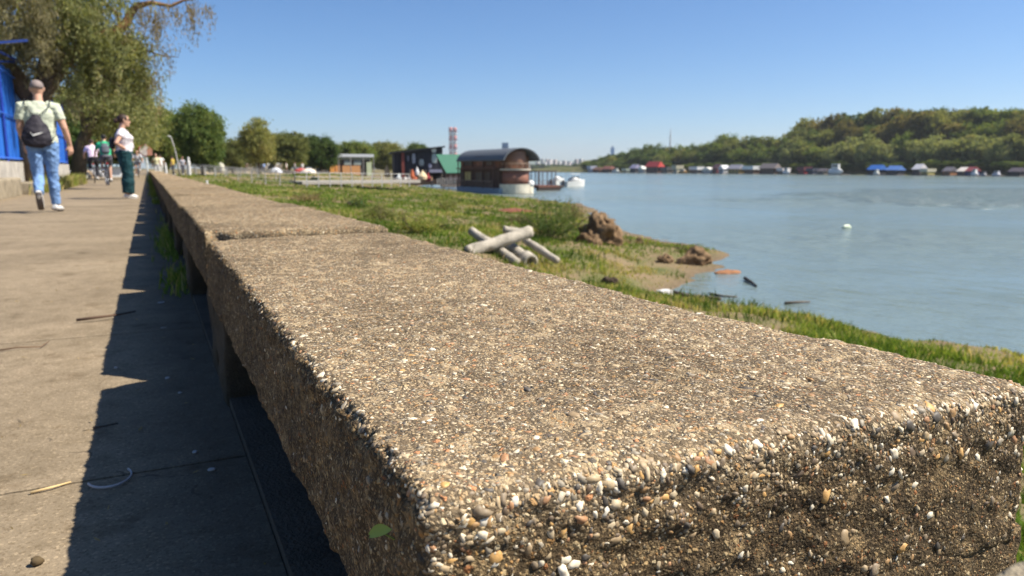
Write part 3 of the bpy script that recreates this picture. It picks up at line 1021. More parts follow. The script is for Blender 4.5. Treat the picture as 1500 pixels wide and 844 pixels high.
left_tree(215, 272, 156, 92, 'green', 'light green tree behind the round red and white sign')
left_tree(262, 330, 155, 82, 'dark', 'tall dark green tree standing beside the leaning lamp post')
left_tree(318, 362, 203, 125, 'olive', 'low olive tree right of the tall dark tree')
left_tree(352, 408, 178, 112, 'yellow', 'yellow-green tree with the highest top behind the beach')
left_tree(392, 448, 193, 128, 'olive', 'wide olive tree between the yellow-green tree and the dark one by the orange pavilion')
left_tree(442, 496, 199, 140, 'dark', 'dark rounded tree left of the orange pavilion')
left_tree(498, 548, 206, 205, 'green', 'green tree rising behind the flat roof of the orange pavilion')
left_tree(546, 590, 207, 215, 'olive', 'olive tree just left of the black riverside building')
left_tree(596, 630, 210, 230, 'dark', 'dark tree top showing over the black sloped roof')
left_tree(470, 515, 212, 230, 'olive', 'small olive tree behind the orange end of the pavilion')
left_tree(95, 222, 128, 64, 'olive', 'leafy olive tree behind the woman in green trousers')
left_tree(96, 170, 170, 70, 'dark', 'dark tree behind the cyclists')
left_tree(60, 130, 150, 58, 'dark', 'dark tree behind the man and the blue fence')
left_tree(-30, 60, 120, 46, 'dark', 'dark tree behind the blue mesh fence at the left edge')
left_tree(225, 262, 190, 120, 'dark', 'dark tree filling the gap behind the lamp post')
left_tree(300, 345, 212, 170, 'green', 'distant green tree behind the white railing start')

for i in range(16):
    left_tree(286 + i * 20, 322 + i * 20, 217 + 5 * math.sin(i * 1.9), 235 + 12 * math.sin(i * 2.3), ['green', 'olive', 'dark', 'yellow'][i % 4], 'tree of the even low tree line behind the beach and pavilion')


def big_willow():
    D = 24.0
    base = atd(38, 247, D); base[2] = -.03
    t = thing('old_tree', 'large old overhanging tree with drooping brown and green foliage behind the blue fence', 'tree', base)
    def L(px, py, d=D): return atd(px, py, d) - base
    # trunk and main limbs
    m = MB()
    m.tube([(0, 0, -.1), L(42, 180), L(60, 132), L(84, 98), L(106, 76)], [.46, .38, .31, .25, .20], 10)
    m.tube([L(52, 150), L(20, 110), L(-12, 60), L(-40, -10)], [.28, .24, .2, .12], 9)
    m.tube([L(60, 132), L(70, 80), L(62, 20), L(70, -60)], [.22, .19, .16, .1], 9)
    m.build('trunk', M['bark'], t, True)
    m = MB()
    m.tube([L(104, 78), L(140, 55), L(176, 42), L(186, 32), L(192, 18), L(200, 9), L(222, 4), L(250, 9), L(268, 1), L(296, -4), L(330, -2)], [.17, .14, .12, .115, .105, .09, .06, .045, .035, .022, .01], 8)
    m.build('limb', M['barkwarm'], t, True)
    m = MB()
    m.tube([L(176, 40), L(172, 20), L(158, 8), L(140, -4)], [.05, .045, .035, .02], 7)
    m.tube([L(150, 52), L(200, 70), L(240, 82), L(262, 84)], [.05, .03, .02, .008], 6)
    m.tube([L(120, 64), L(150, 110), L(196, 140), L(226, 126)], [.05, .035, .02, .008], 6)
    m.build('branch', M['bark'], t, True)
    r = np.random.RandomState(77)
    def fol(name, ells, mat, per, size, asp, hang, tint, seed, strands=0.0, crad=.34, slen=1.25):
        pts, cl = [], []
        for (px, py, rx, ry, d, ncl) in ells:
            k = d / FPX
            for _ in range(ncl):
                a = r.rand() * 6.28; q = r.rand() ** .5
                ox = px + math.cos(a) * rx * q; oy = py + math.sin(a) * ry * q
                dd = d + r.normal() * (rx + ry) * .5 * k * .9
                c = L(ox, oy, dd)
                n = int(per * r.uniform(.5, 1.4))
                if r.rand() < strands:
                    ln = r.uniform(.35, slen)
                    sgm = r.normal(size=(n, 3)) * np.array([.055, .055, .02])
                    s = r.rand(n)
                    q3 = c + sgm + np.stack([.12 * np.sin(s * 3 + a) * s, .1 * s * np.cos(a * 3), -s * ln], 1)
                else:
                    rr = crad * r.uniform(.5, 1.3)
                    q3 = c + r.normal(size=(n, 3)) * np.array([.55, .55, .42]) * rr
                pts.append(q3); cl.append(np.full(n, r.normal() * .17))
        pts = np.concatenate(pts); cl = np.concatenate(cl)
        v, qd, a = leaves(pts, size, asp, seed, hang, tint, .17, cl)
        link(name, fast_mesh(name, v, quads=qd, attr=a), mat, t)
    fol('crown', [(110, 35, 40, 45, D, 92), (150, 70, 40, 32, D, 92), (95, 20, 30, 60, D + 1, 70), (125, 110, 30, 26, D + 1, 34), (175, 72, 28, 30, D, 46),
                  (186, 108, 30, 20, D + 1, 40), (150, 10, 45, 14, D, 32), (205, 75, 22, 20, D, 13), (120, -60, 90, 50, D, 100), (30, -60, 90, 60, D, 90), (200, -50, 60, 34, D, 26)],
        M['leafold'], 74, .064, .34, .5, .46, 5, .40, .40)
    fol('dry_foliage', [(30, 22, 40, 42, D - 1.2, 100), (54, 66, 24, 28, D - 1, 46), (16, 62, 24, 16, D - 1, 30), (62, 26, 16, 40, D - 1.5, 38), (0, 10, 30, 44, D - 1, 54), (84, 92, 18, 16, D - .5, 16), (105, 140, 14, 22, D, 6)],
        M['leafdry'], 64, .062, .28, .7, .45, 6, .5, .36, .7)
    fol('hanging_twigs', [(250, 12, 55, 12, D, 50), (210, 30, 24, 26, D, 26), (235, 75, 24, 14, D, 16), (285, 6, 30, 8, D, 22), (222, 112, 12, 16, D + .5, 10)],
        M['leafbrown'], 26, .058, .26, .9, .35, 7, .95, .3)


big_willow()


def overhanging_tree():
    D = 47.0
    base = atd(112, 247, D); base[2] = -.03
    t = thing('old_tree', 'leaning tree whose sunlit crown overhangs the path behind the woman', 'tree', base)
    def L(px, py, d=D): return atd(px, py, d) - base
    m = MB()
    m.tube([(0, 0, -.1), L(118, 215), L(132, 180), L(150, 150), L(168, 118)], [.42, .34, .28, .22, .14], 9)
    m.tube([L(132, 180), L(160, 165), L(190, 150), L(212, 140)], [.2, .15, .1, .03], 8)
    m.tube([L(126, 195), L(118, 160), L(112, 120)], [.2, .14, .06], 8)
    m.build('trunk', M['bark'], t, True)
    r = np.random.RandomState(31)
    pts, cl = [], []
    for (px, py, rx, ry, ncl) in ((170, 132, 42, 32, 66), (188, 168, 38, 26, 46), (156, 176, 26, 20, 24), (205, 190, 22, 22, 24), (118, 140, 24, 30, 30), (212, 150, 16, 22, 16)):
        for _ in range(ncl):
            a = r.rand() * 6.28; q = r.rand() ** .5
            c = L(px + math.cos(a) * rx * q, py + math.sin(a) * ry * q, D + r.normal() * 1.6)
            n = int(80 * r.uniform(.5, 1.4))
            pts.append(c + r.normal(size=(n, 3)) * np.array([.5, .5, .42]) * r.uniform(.5, 1.2)); cl.append(np.full(n, r.normal() * .18))
    v, q_, a = leaves(np.concatenate(pts), .11, .36, 12, .4, .42, .18, np.concatenate(cl))
    link('crown', fast_mesh('crown', v, quads=q_, attr=a), M['leafold'], t)


overhanging_tree()

# ================================================================== LEFT SIDE OF THE PATH
l1 = MB().box((0, 0, .19), (.34, 6.0, .44))
me = fuse(l1, .03, 2); deform(me, .014, 3, 2)
o = link('ledge_block', me, M['ledge'], None, (-2.76, 17.1, -.01))
tag(o, 'thick tan concrete ledge block standing beside the path at the left edge', 'ledge')
l2 = MB().box((0, 0, .13), (.42, 11.5, .30))
me = fuse(l2, .035, 2); deform(me, .03, 2, 3)
o = link('ledge_block', me, M['ledge'], None, (-2.60, 26.2, -.01))
tag(o, 'lower weedy concrete ledge along the path beyond the walking man', 'ledge')
w = thing('low_wall', 'low worn white wall carrying the blue mesh fence', 'wall', (-3.02, 23, 0))
for k in range(9):
    MB().box((0, -8 + k * 2.5, .385), (.16, 2.47, .77)).build('wall_block', M['whitewall'], w)
f = thing('mesh_fence', 'blue mesh fence panels on a white wall left of the man', 'fence', (-3.02, 23, .77))
mblue, t_ = nt('blue_mesh')
g = G(t_)
oc = g.objc()
wv = g.noise(oc, 1.6, 4)
bd = g.princ(g.ramp(wv, [(.3, (.012, .095, .40)), (.7, (.018, .14, .55))]), .55, bump=wv, strength=.3, dist=.05)
g.out(bd)
for k in range(6):
    y0 = -9.0 + k * 3.65
    top = 2.42 - .03 * k
    m = MB()
    nx = 14
    for i in range(nx):
        ya = y0 + 3.6 * i / nx; yb = y0 + 3.6 * (i + 1) / nx
        dz = .03 * math.sin(i * 1.7 + k)
        m.box((.004 * (-1) ** i, (ya + yb) / 2, top / 2 + dz / 2), (.02, (yb - ya) * .995, top - .1 + dz))
    m.build('mesh_panel', mblue, f)
for k in range(7):
    MB().cyl((.05, -9.03 + k * 3.65, 0), (.05, -9.03 + k * 3.65, 2.5), .028, .028, 8).build('post', P((.02, .05, .30), .4), f)
m = MB()
for zz in (.08, 1.12, 2.16):
    m.cyl((.06, -9.0, zz), (.06, 12.8, zz), .02, .02, 8)
m.build('rail', P((.04, .15, .62), .4), f)
m = MB()
for (a, c) in (((-.3, -4, 2.3), (.75, -2.2, 2.75)), ((-.3, -1.6, 2.3), (.8, .6, 2.6)), ((-.2, -3.2, 2.6), (.6, 1.2, 2.42)), ((-.3, 1.2, 2.2), (.7, 3.0, 2.45))):
    m.box(((a[0] + c[0]) / 2, (a[1] + c[1]) / 2, (a[2] + c[2]) / 2), (.03, math.dist(a[:2], c[:2]), .055), -math.atan2(c[0] - a[0], c[1] - a[1]), math.atan2(c[2] - a[2], math.dist(a[:2], c[:2])))
m.build('top_brace', P((.012, .03, .14), .5), f)
# a row of half-buried painted tyres and a pale kiosk wall beyond the cyclists
for i in range(9):
    c = atd(101 + 5.4 * i, 254, 52 + 1.0 * i)
    cc = [(.62, .6, .55), (.05, .05, .05), (.5, .3, .14), (.6, .6, .58), (.04, .04, .045), (.45, .32, .2), (.65, .63, .6), (.06, .06, .06), (.4, .4, .42)][i]
    m = MB().torus((0, 0, 0), .30, .13, 0, 20, 8)
    o = m.build('tyre', P(cc, .7), None, True, (c[0], c[1], .05)); o.rotation_euler = (0, 0, R(75))
    nm = ['white', 'black', 'tan', 'white', 'black', 'tan', 'white', 'black', 'grey'][i]
    tag(o, 'half-buried %s tyre in the row beyond the low ledge' % nm, 'tyre', nm + ' tyres half buried in a row')
c0 = atd(98, 250, 62); c1 = atd(182, 250, 62)
k = thing('kiosk', 'long low pale kiosk with light blue band far behind the cyclists', 'kiosk', ((c0[0] + c1[0]) / 2, (c0[1] + c1[1]) / 2, 0), -math.atan2(c1[1] - c0[1], -(c1[0] - c0[0])) + math.pi)
ln = math.dist(c0[:2], c1[:2])
MB().box((0, 0, .35), (ln, 1.2, .7)).build('wall', P((.62, .66, .68), .6), k)
MB().box((0, 0, .82), (ln * 1.04, 1.7, .16)).build('roof', P((.46, .62, .70), .5), k)
k['category'] = 'kiosk'


# ================================================================== PEOPLE
def head_tubes(mb, c, s, yaw=0.0, face=True):
    """head of about 23 cm around c (centre), looking along +y turned by yaw"""
    R3 = rotz(yaw)
    zz = [-.115, -.095, -.06, -.02, .02, .06, .09, .108, .115]
    ra = [.03, .046, .06, .069, .074, .073, .06, .036, .012]
    rb = [.035, .058, .078, .090, .097, .094, .074, .044, .014]
    yo = [.035, .026, .016, .008, .0, -.006, -.008, -.008, -.006]
    pts = [np.array(c) + R3 @ np.array([0, y * s, z * s]) for y, z in zip(yo, zz)]
    mb.tube(pts, [(a * s, b_ * s) for a, b_ in zip(ra, rb)], 16, R3 @ np.array([1, 0, 0]))
    def P3(x, y, z): return np.array(c) + R3 @ (np.array([x, y, z]) * s)
    if face:
        mb.tube([P3(0, .088, .012), P3(0, .106, -.02), P3(0, .112, -.034), P3(0, .088, -.042)], [.009 * s, .012 * s, .015 * s, .012 * s], 8)
        mb.tube([P3(-.024, .084, -.062), P3(0, .093, -.062), P3(.024, .084, -.062)], [.006 * s, .010 * s, .006 * s], 8, (0, 0, 1))
        mb.ell(P3(0, .074, -.10), np.array([.026, .024, .02]) * s, 10, 6)
    for sx in (-1, 1):
        mb.tube([P3(sx * .072, -.004, -.034), P3(sx * .083, -.012, 0), P3(sx * .082, -.014, .026)], [(.010 * s, .007 * s), (.012 * s, .016 * s), (.008 * s, .012 * s)], 8)


def hand_tubes(mb, wrist, d, palmn, s=1.0, curl=.5, side=1):
    """palm, four bent fingers and a thumb; d points along the hand, palmn out of the palm"""
    d = np.array(d, float); d /= np.linalg.norm(d)
    n = np.array(palmn, float); n -= d * (n @ d); n /= np.linalg.norm(n)
    w = np.cross(d, n) * side
    wr = np.array(wrist, float)
    mb.tube([wr - d * .02 * s, wr + d * .03 * s, wr + d * .09 * s], [(.026 * s, .019 * s), (.039 * s, .016 * s), (.041 * s, .013 * s)], 10, w)
    for k, L in enumerate((.068, .078, .072, .056)):
        o = wr + d * .085 * s + w * (.030 - .020 * k) * s
        a1, a2 = curl * .7, curl * 1.5
        d1 = d * math.cos(a1) + n * math.sin(a1); d2 = d * math.cos(a2) + n * math.sin(a2)
        p1 = o + d1 * L * .5 * s; p2 = p1 + d2 * L * .55 * s
        mb.tube([o - d * .03 * s, o, p1, p2], [.0095 * s, .0095 * s, .0085 * s, .006 * s], 7)
    o = wr + d * .025 * s + w * .032 * s
    d1 = d * .75 + w * .55 + n * .3; d1 /= np.linalg.norm(d1)
    p1 = o + d1 * .035 * s; p2 = p1 + (d * .9 + w * .15 + n * .35) * .032 * s
    mb.tube([o - d1 * .02 * s, o, p1, p2], [.012 * s, .012 * s, .0105 * s, .008 * s], 7)


def person(name, label, loc, rz, S, group=None):
    """S: joints and clothes; local +y is where the person faces"""
    root = thing(name, label, 'person', loc, rz, group)
    k = S.get('k', 1.0)
    g_ = S.get('girth', 1.0)
    vox = S.get('vox', .009)
    J = {a: np.array(v, float) for a, v in S['J'].items()}
    body = MB()
    pel, wai, che, sho, nk = J['pelvis'], J['waist'], J['chest'], J['shoulder'], J['neck']
    tr = [(pel - (0, 0, .06), (.12, .10)), (pel, (.15 * g_, .11 * g_)), (wai, (.135 * g_, .10 * g_)), (che, (.158 * g_, .115 * g_)), (sho, (.150, .085)), (nk, (.06, .06))]
    body.tube([p for p, _ in tr], [r_ for _, r_ in tr], 16)
    hc = J['head']
    body.tube([nk - (0, 0, .05), nk + (0, 0, .02), (nk + hc) / 2, hc - (0, 0, .05)], [(.062, .062), (.056, .058), (.054, .056), (.05, .055)], 12)
    head_tubes(body, hc, S.get('hs', 1.0), S.get('hyaw', 0.0))
    for sd in ('r', 'l'):
        a, e, w_ = J[sd + 'sho'], J[sd + 'elb'], J[sd + 'wri']
        ar = S.get('arm', 1.0)
        body.tube([sho + (a - sho) * .55, a, a * .5 + e * .5, e, e * .55 + w_ * .45, w_], [.05, .054 * ar, .047 * ar, .039 * ar, .037 * ar, .026], 10, (0, 1, 0))
        hd = J.get(sd + 'hdir', w_ - e)
        hand_tubes(body, w_, hd, J.get(sd + 'palm', np.array([-.4 if sd == 'r' else .4, .6, 0])), S.get('hand', 1.0), S.get('curl', .55), -1 if sd == 'r' else 1)
        h, kn, an = J[sd + 'hip'], J[sd + 'kne'], J[sd + 'ank']
        lg = S.get('leg', 1.0)
        body.tube([h + (0, 0, .05), h, h * .5 + kn * .5, kn, kn * .6 + an * .4, an], [.07, .082 * lg, .070 * lg, .052 * lg, .052 * lg, .036], 10)
        tdir = J[sd + 'toe'] - an
        body.tube([an - tdir * .12, an * .5 + J[sd + 'toe'] * .5, J[sd + 'toe'] - tdir * .1], [.033, .036, .022], 8)
    bo = link('body', fuse(body, vox, 4), S.get('skinmat', M['skin']), root)
    # shirt
    sh = MB(); e = S.get('loose', .018)
    hem = pel * .72 + wai * .28
    tr = [(hem - (0, 0, .05), (.150 * g_ + e, .112 * g_ + e)), (wai, (.140 * g_ + e, .105 * g_ + e)), (che, (.162 * g_ + e, .117 * g_ + e)), (sho - (0, 0, .015), (.158 + e, .09 + e * .6)), (sho + (0, 0, .025), (.125, .078)), (nk - (0, 0, .012), (.075, .07))]
    sh.tube([p for p, _ in tr], [r_ for _, r_ in tr], 16)
    if 'belly' in S: sh.ell(S['belly'][0], S['belly'][1], 12, 8)
    for sd in ('r', 'l'):
        a, e2 = J[sd + 'sho'], J[sd + 'elb']
        ln = S.get('sleeve', .62)
        sh.tube([sho + (a - sho) * .45, a - (0, 0, .004), a + (e2 - a) * ln * .6, a + (e2 - a) * ln], [.078, .079, .074, .070], 10, (0, 1, 0))
    me = fuse(sh, vox, 3)
    deform(me, .011, 9, 5); deform(me, .002, 28, 6)
    link('shirt', me, S['shirt'], root)
    # trousers
    if 'trousers' in S:
        tu = MB(); lg = S.get('leg', 1.0); e = S.get('tloose', .014)
        tu.tube([pel + (0, 0, .07), pel, pel - (0, 0, .09)], [(.148 * g_ + e * .5, .108 * g_ + e * .5), (.158 * g_ + e, .118 * g_ + e), (.10, .09)], 16)
        for sd in ('r', 'l'):
            h, kn, an = J[sd + 'hip'], J[sd + 'kne'], J[sd + 'ank']
            if S.get('shorts'):
                pts = [h + (0, 0, .05), h, h * .5 + kn * .5, h * .12 + kn * .88]
                rr = [.08, .090 * lg + e, .078 * lg + e, .066 * lg + e]
            else:
                pts = [h + (0, 0, .05), h, h * .5 + kn * .5, kn, kn * .6 + an * .4, kn * .06 + an * .94]
                fl = S.get('flare', 0.0)
                rr = [.08, .088 * lg + e, .074 * lg + e, .056 * lg + e + fl * .4, .054 * lg + e + fl * .8, .048 + e * .6 + fl]
            tu.tube(pts, rr, 12)
        me = fuse(tu, vox, 3)
        deform(me, .008, 12, 8); deform(me, .005, 30, 9)
        link('trousers', me, S['trousers'], root)
    # shoes
    for sd in ('r', 'l'):
        an, toe = J[sd + 'ank'], J[sd + 'toe']
        t_ = toe - an
        L = np.linalg.norm(t_); f_ = t_ / L
        upv = np.cross(np.cross(f_, (0, 0, 1)), f_); upv /= np.linalg.norm(upv)
        side = np.cross(f_, upv)
        hl = an - f_ * .055 - upv * .03
        m = MB().tube([hl, an - upv * .025, an * .4 + toe * .6 - upv * .004, toe - f_ * .01, toe + f_ * .02], [(.034, .035), (.042, .05), (.046, .034), (.042, .026), (.02, .014)], 12, side)
        so = link('shoe', fuse(m, .008, 3), S.get('shoe', M['white']), root)
        m = MB().tube([hl - upv * .034 - f_ * .005, an * .5 + toe * .5 - upv * .044, toe + f_ * .015 - upv * .024], [(.036, .010), (.043, .011), (.036, .010)], 10, side)
        m.build('sole', S.get('sole', M['white']), so, True)
    return root, J


def add_cap(root, c, s, mat, yaw=0, brim=True):
    R3 = rotz(yaw)
    m = MB().ell(np.array(c) + (0, -.006, .036 * s), np.array([.082, .106, .088]) * s, 16, 10)
    m.v[0][:, 2] = np.maximum(m.v[0][:, 2], c[2] + .006)
    o = m.build('cap', mat, root, True)
    if brim:
        b_ = MB().box(np.array(c) + (0, .125, .012), (.14, .10, .008))
        b_.build('brim', mat, o)
    return o


# --- the walking man
man_p = onz(72, 311, 0)
manJ = dict(pelvis=(0, 0, .95), waist=(0, .01, 1.10), chest=(.0, .02, 1.29), shoulder=(0, .0, 1.44), neck=(0, .01, 1.50), head=(.0, .04, 1.665),
            rsho=(.195, 0, 1.425), relb=(.275, -.02, 1.15), rwri=(.325, .07, .92), lsho=(-.195, 0, 1.425), lelb=(-.245, .02, 1.14), lwri=(-.20, .15, .93),
            rhip=(.095, 0, .92), rkne=(.085, .06, .50), rank=(.09, .10, .085), rtoe=(.145, .235, .035),
            lhip=(-.095, 0, .92), lkne=(-.085, .02, .50), lank=(-.085, -.26, .26), ltoe=(-.08, -.17, .07), rhdir=(.03, .02, -1), lhdir=(.05, .1, -1))
man, MJ = person('person', 'man in pale green T-shirt, light jeans and cap walking away along the path', (man_p[0], man_p[1], 0), R(4),
                 dict(J=manJ, shirt=P((.47, .50, .385), .85, var=.08), trousers=M['jeans'], girth=1.12, arm=1.15, leg=1.02, loose=.022, vox=.008, sole=P((.12, .10, .09), .8)))
add_cap(man, MJ['head'], 1.0, P((.235, .19, .175), .8))
# drawstring bag on his back
bag = thing('drawstring_bag', 'black drawstring bag with white curved mark on the back of the walking man', 'bag', (man_p[0], man_p[1], 0), R(4))
m = MB().tube([(-.05, -.235, .885), (-.05, -.245, .91), (-.05, -.25, 1.0), (-.045, -.245, 1.1), (-.04, -.225, 1.2), (-.035, -.2, 1.27), (-.035, -.19, 1.31)],
              [(.10, .05), (.165, .085), (.175, .10), (.158, .09), (.115, .065), (.06, .04), (.035, .025)], 18)
me = fuse(m, .012, 3); deform(me, .012, 14, 4)
bo = link('pouch', me, P((.022, .019, .026), .7), bag)
for (a, c) in (((-.06, -.19, 1.29), (-.155, -.125, 1.43)), ((-.01, -.19, 1.29), (.13, -.125, 1.43))):
    MB().tube([a, (np.array(a) + c) / 2 + (0, -.012, 0), c, (c[0] * 1.02, -.02, 1.525), (c[0] * 1.05, .08, 1.45)], .006, 7).build('cord', M['black'], bag, True)
MB().tube([(.10, -.2, .93), (.17, -.14, 1.05), (.19, -.06, 1.2), (.17, .03, 1.34)], .006, 7).build('cord', P((.05, .05, .05), .7), bag, True)
# white curved tick
sw = []
n = 24
for i in range(n + 1):
    a = i / n
    x = -.11 + .16 * a
    zc = 1.035 + (.055 * (a - .18) if a > .18 else .25 * (.18 - a) ** 1.1)
    th = .034 * math.sin(math.pi * min(1, (a * .95 + .10))) ** 1.0 * (1 - a * .62)
    sw += [(x, zc + th / 2), (x, zc - th / 2)]
def on_bag(x, z):
    u = (x + .047) / .17
    return -.247 - .1 * math.sqrt(max(0.02, 1 - u * u)) - .012
v = [(x, on_bag(x, z), z) for x, z in sw] + [(x, on_bag(x, z) + .02, z) for x, z in sw]
nf = 2 * (n + 1)
f = [(2 * i, 2 * i + 1, 2 * i + 3, 2 * i + 2) for i in range(n)] + [(nf + 2 * i, nf + 2 * i + 2, nf + 2 * i + 3, nf + 2 * i + 1) for i in range(n)]
f += [(2 * i, 2 * i + 2, nf + 2 * i + 2, nf + 2 * i) for i in range(n)] + [(2 * i + 1, nf + 2 * i + 1, nf + 2 * i + 3, 2 * i + 3) for i in range(n)]
MB().add(v, f).build('emblem', M['white'], bag)

# --- the woman in profile, hand on hip, facing the river
wp = onz(187, 291, 0)
womJ = dict(pelvis=(0, 0, .90), waist=(0, .01, 1.03), chest=(0, .03, 1.20), shoulder=(0, .0, 1.33), neck=(0, .0, 1.385), head=(0, .045, 1.545),
            rsho=(.165, -.02, 1.315), relb=(.30, -.17, 1.09), rwri=(.175, .0, .985), lsho=(-.165, 0, 1.315), lelb=(-.25, -.14, 1.10), lwri=(-.19, .04, .97),
            rhip=(.085, 0, .87), rkne=(.08, .03, .47), rank=(.08, -.01, .085), rtoe=(.10, .135, .035),
            lhip=(-.085, 0, .87), lkne=(-.085, .06, .47), lank=(-.09, .05, .085), ltoe=(-.11, .195, .035),
            rhdir=(-.35, .8, -.3), rpalm=(-1, -.2, 0), lhdir=(.3, .8, -.4), lpalm=(1, 0, 0))
wom, WJ = person('person', 'woman in white shirt and dark green trousers standing with a hand on her hip', (wp[0], wp[1], 0), R(-80),
                 dict(J=womJ, shirt=P((.60, .55, .57), .8, var=.05), trousers=P((.006, .040, .046), .8, var=.15), girth=1.2, leg=1.15, tloose=.03, flare=.03, loose=.02, hand=.9,
                      belly=((0, .075, 1.06), (.135, .12, .12)), vox=.009, sleeve=.45))
m = MB().ell(np.array(WJ['head']) + (0, -.018, .030), (.086, .108, .098), 16, 10)
m.v[0][:, 1] = np.minimum(m.v[0][:, 1], WJ['head'][1] + .068 - .5 * np.clip(WJ['head'][2] + .05 - m.v[0][:, 2], 0, .2))
m.tube([np.array(WJ['head']) + (0, -.10, .02), np.array(WJ['head']) + (0, -.15, -.01), np.array(WJ['head']) + (0, -.15, -.06)], [.04, .045, .02], 10)
link('hair', fuse(m, .009, 3), P((.035, .018, .012), .6), wom)
gl = MB()
for sx in (-1, 1):
    gl.ell(np.array(WJ['head']) + (sx * .033, .094, .016), (.027, .012, .02), 10, 6)
    gl.tube([np.array(WJ['head']) + (sx * .06, .088, .02), np.array(WJ['head']) + (sx * .078, .0, .015)], .004, 6, (0, 0, 1))
gl.build('sunglasses', M['black'], wom, True)
hb = thing('shoulder_bag', 'small black bag hanging behind the back of the woman', 'bag', (wp[0], wp[1], 0), R(-80))
m = MB().tube([(-.02, -.19, .98), (-.02, -.20, 1.02), (-.02, -.20, 1.16), (-.02, -.18, 1.22)], [(.09, .03), (.12, .055), (.11, .05), (.07, .03)], 14)
link('pouch', fuse(m, .012, 3), M['black'], hb)
MB().tube([(-.02, -.17, 1.2), (.08, -.10, 1.37), (.09, .03, 1.385), (.03, .135, 1.25), (-.1, .15, 1.1)], .010, 8).build('strap', M['black'], hb, True)


# --- bicycles and riders
def bicycle(label, loc, rz, colr):
    b_ = thing('bicycle', label, 'bicycle', loc, rz, 'bicycles on the promenade')
    fr = P(colr, .4)
    for y in (-.52, .55):
        w_ = MB().torus((0, y, .345), .33, .018, 0, 32, 8).build('wheel', P((.02, .02, .02), .8), b_, True)
        MB().torus((0, y, .345), .305, .010, 0, 32, 6).build('rim', M['steel'], w_, True)
        s_ = MB().cyl((-.03, y, .345), (.03, y, .345), .02, .02, 8)
        for q in range(14):
            a = q * 2 * math.pi / 14
            s_.tube([(0, y, .345), (0, y + .30 * math.cos(a), .345 + .30 * math.sin(a))], .0022, 4)
        s_.build('spokes', M['steel'], w_)
    m = MB()
    bb = (0, -.05, .29); st_ = (0, -.20, .80); hd = (0, .38, .83); hb_ = (0, .42, .68)
    for a, c_ in ((bb, st_), (st_, hd), (bb, hb_), (hb_, hd)): m.tube([a, c_], .018, 8)
    for sx in (-1, 1):
        m.tube([(sx * .05, -.52, .345), (sx * .012, -.05, .29)], .011, 6)
        m.tube([(sx * .05, -.52, .345), (sx * .012, -.19, .76)], .009, 6)
        m.tube([(sx * .05, .55, .345), (sx * .04, .44, .62), (0, .42, .68)], .013, 6)
    m.build('frame', fr, b_, True)
    MB().tube([(0, -.36, .93), (0, -.26, .945), (0, -.12, .935)], [(.075, .03), (.07, .03), (.02, .02)], 10).build('saddle', M['black'], b_, True)
    MB().tube([(0, -.20, .78), (0, -.235, .92)], .014, 8).build('seat_post', M['steel'], b_)
    m = MB().tube([(0, .38, .83), (0, .36, .98)], .016, 8)
    m.tube([(-.33, .28, 1.0), (-.2, .36, .99), (0, .37, .98), (.2, .36, .99), (.33, .28, 1.0)], .013, 8, (0, 0, 1))
    m.build('handlebar', M['black'], b_, True)
    m = MB()
    for sx, dz in ((-1, .16), (1, -.16)):
        m.tube([(0, -.05, .29), (sx * .07, -.05, .29), (sx * .07, -.05 + .05 * sx, .29 + dz)], .010, 6)
        m.box((sx * .12, -.05 + .05 * sx, .29 + dz), (.10, .07, .02))
    m.build('pedals', M['black'], b_)
    MB().torus((.05, -.05, .29), .09, .006, 0, 20, 5).build('chainring', M['steel'], b_)
    MB().box((0, -.68, .78), (.06, .02, .04)).build('rear_light', P((.5, .02, .02), .3), b_)
    return b_


def rider(label, loc, rz, shirt, trousers, hairc, shorts=True, pack=None, vox=.014, girth=1.0):
    J = dict(pelvis=(0, -.25, 1.02), waist=(0, -.20, 1.16), chest=(0, -.10, 1.34), shoulder=(0, -.04, 1.48), neck=(0, .0, 1.54), head=(0, .06, 1.69),
             rsho=(.19, -.02, 1.46), relb=(.31, .07, 1.20), rwri=(.31, .26, 1.03), lsho=(-.19, -.02, 1.46), lelb=(-.31, .07, 1.20), lwri=(-.31, .26, 1.03),
             rhip=(.09, -.24, .98), rkne=(.13, .14, .74), rank=(.12, -.02, .23), rtoe=(.13, .10, .165),
             lhip=(-.09, -.24, .98), lkne=(-.13, .18, .88), lank=(-.12, -.08, .56), ltoe=(-.13, .04, .49), rhdir=(0, 1, -.1), lhdir=(0, 1, -.1), rpalm=(0, -.1, -1), lpalm=(0, -.1, -1))
    p, J2 = person('person', label, loc, rz, dict(J=J, shirt=shirt, trousers=trousers, shorts=shorts, vox=vox, girth=girth, tloose=.022, loose=.024, curl=1.0), 'riders on bicycles')
    m = MB().ell(np.array(J2['head']) + (0, -.015, .03), (.083, .105, .095), 14, 9)
    m.v[0][:, 1] = np.minimum(m.v[0][:, 1], J2['head'][1] + .06)
    m.build('hair', hairc, p, True)
    return p


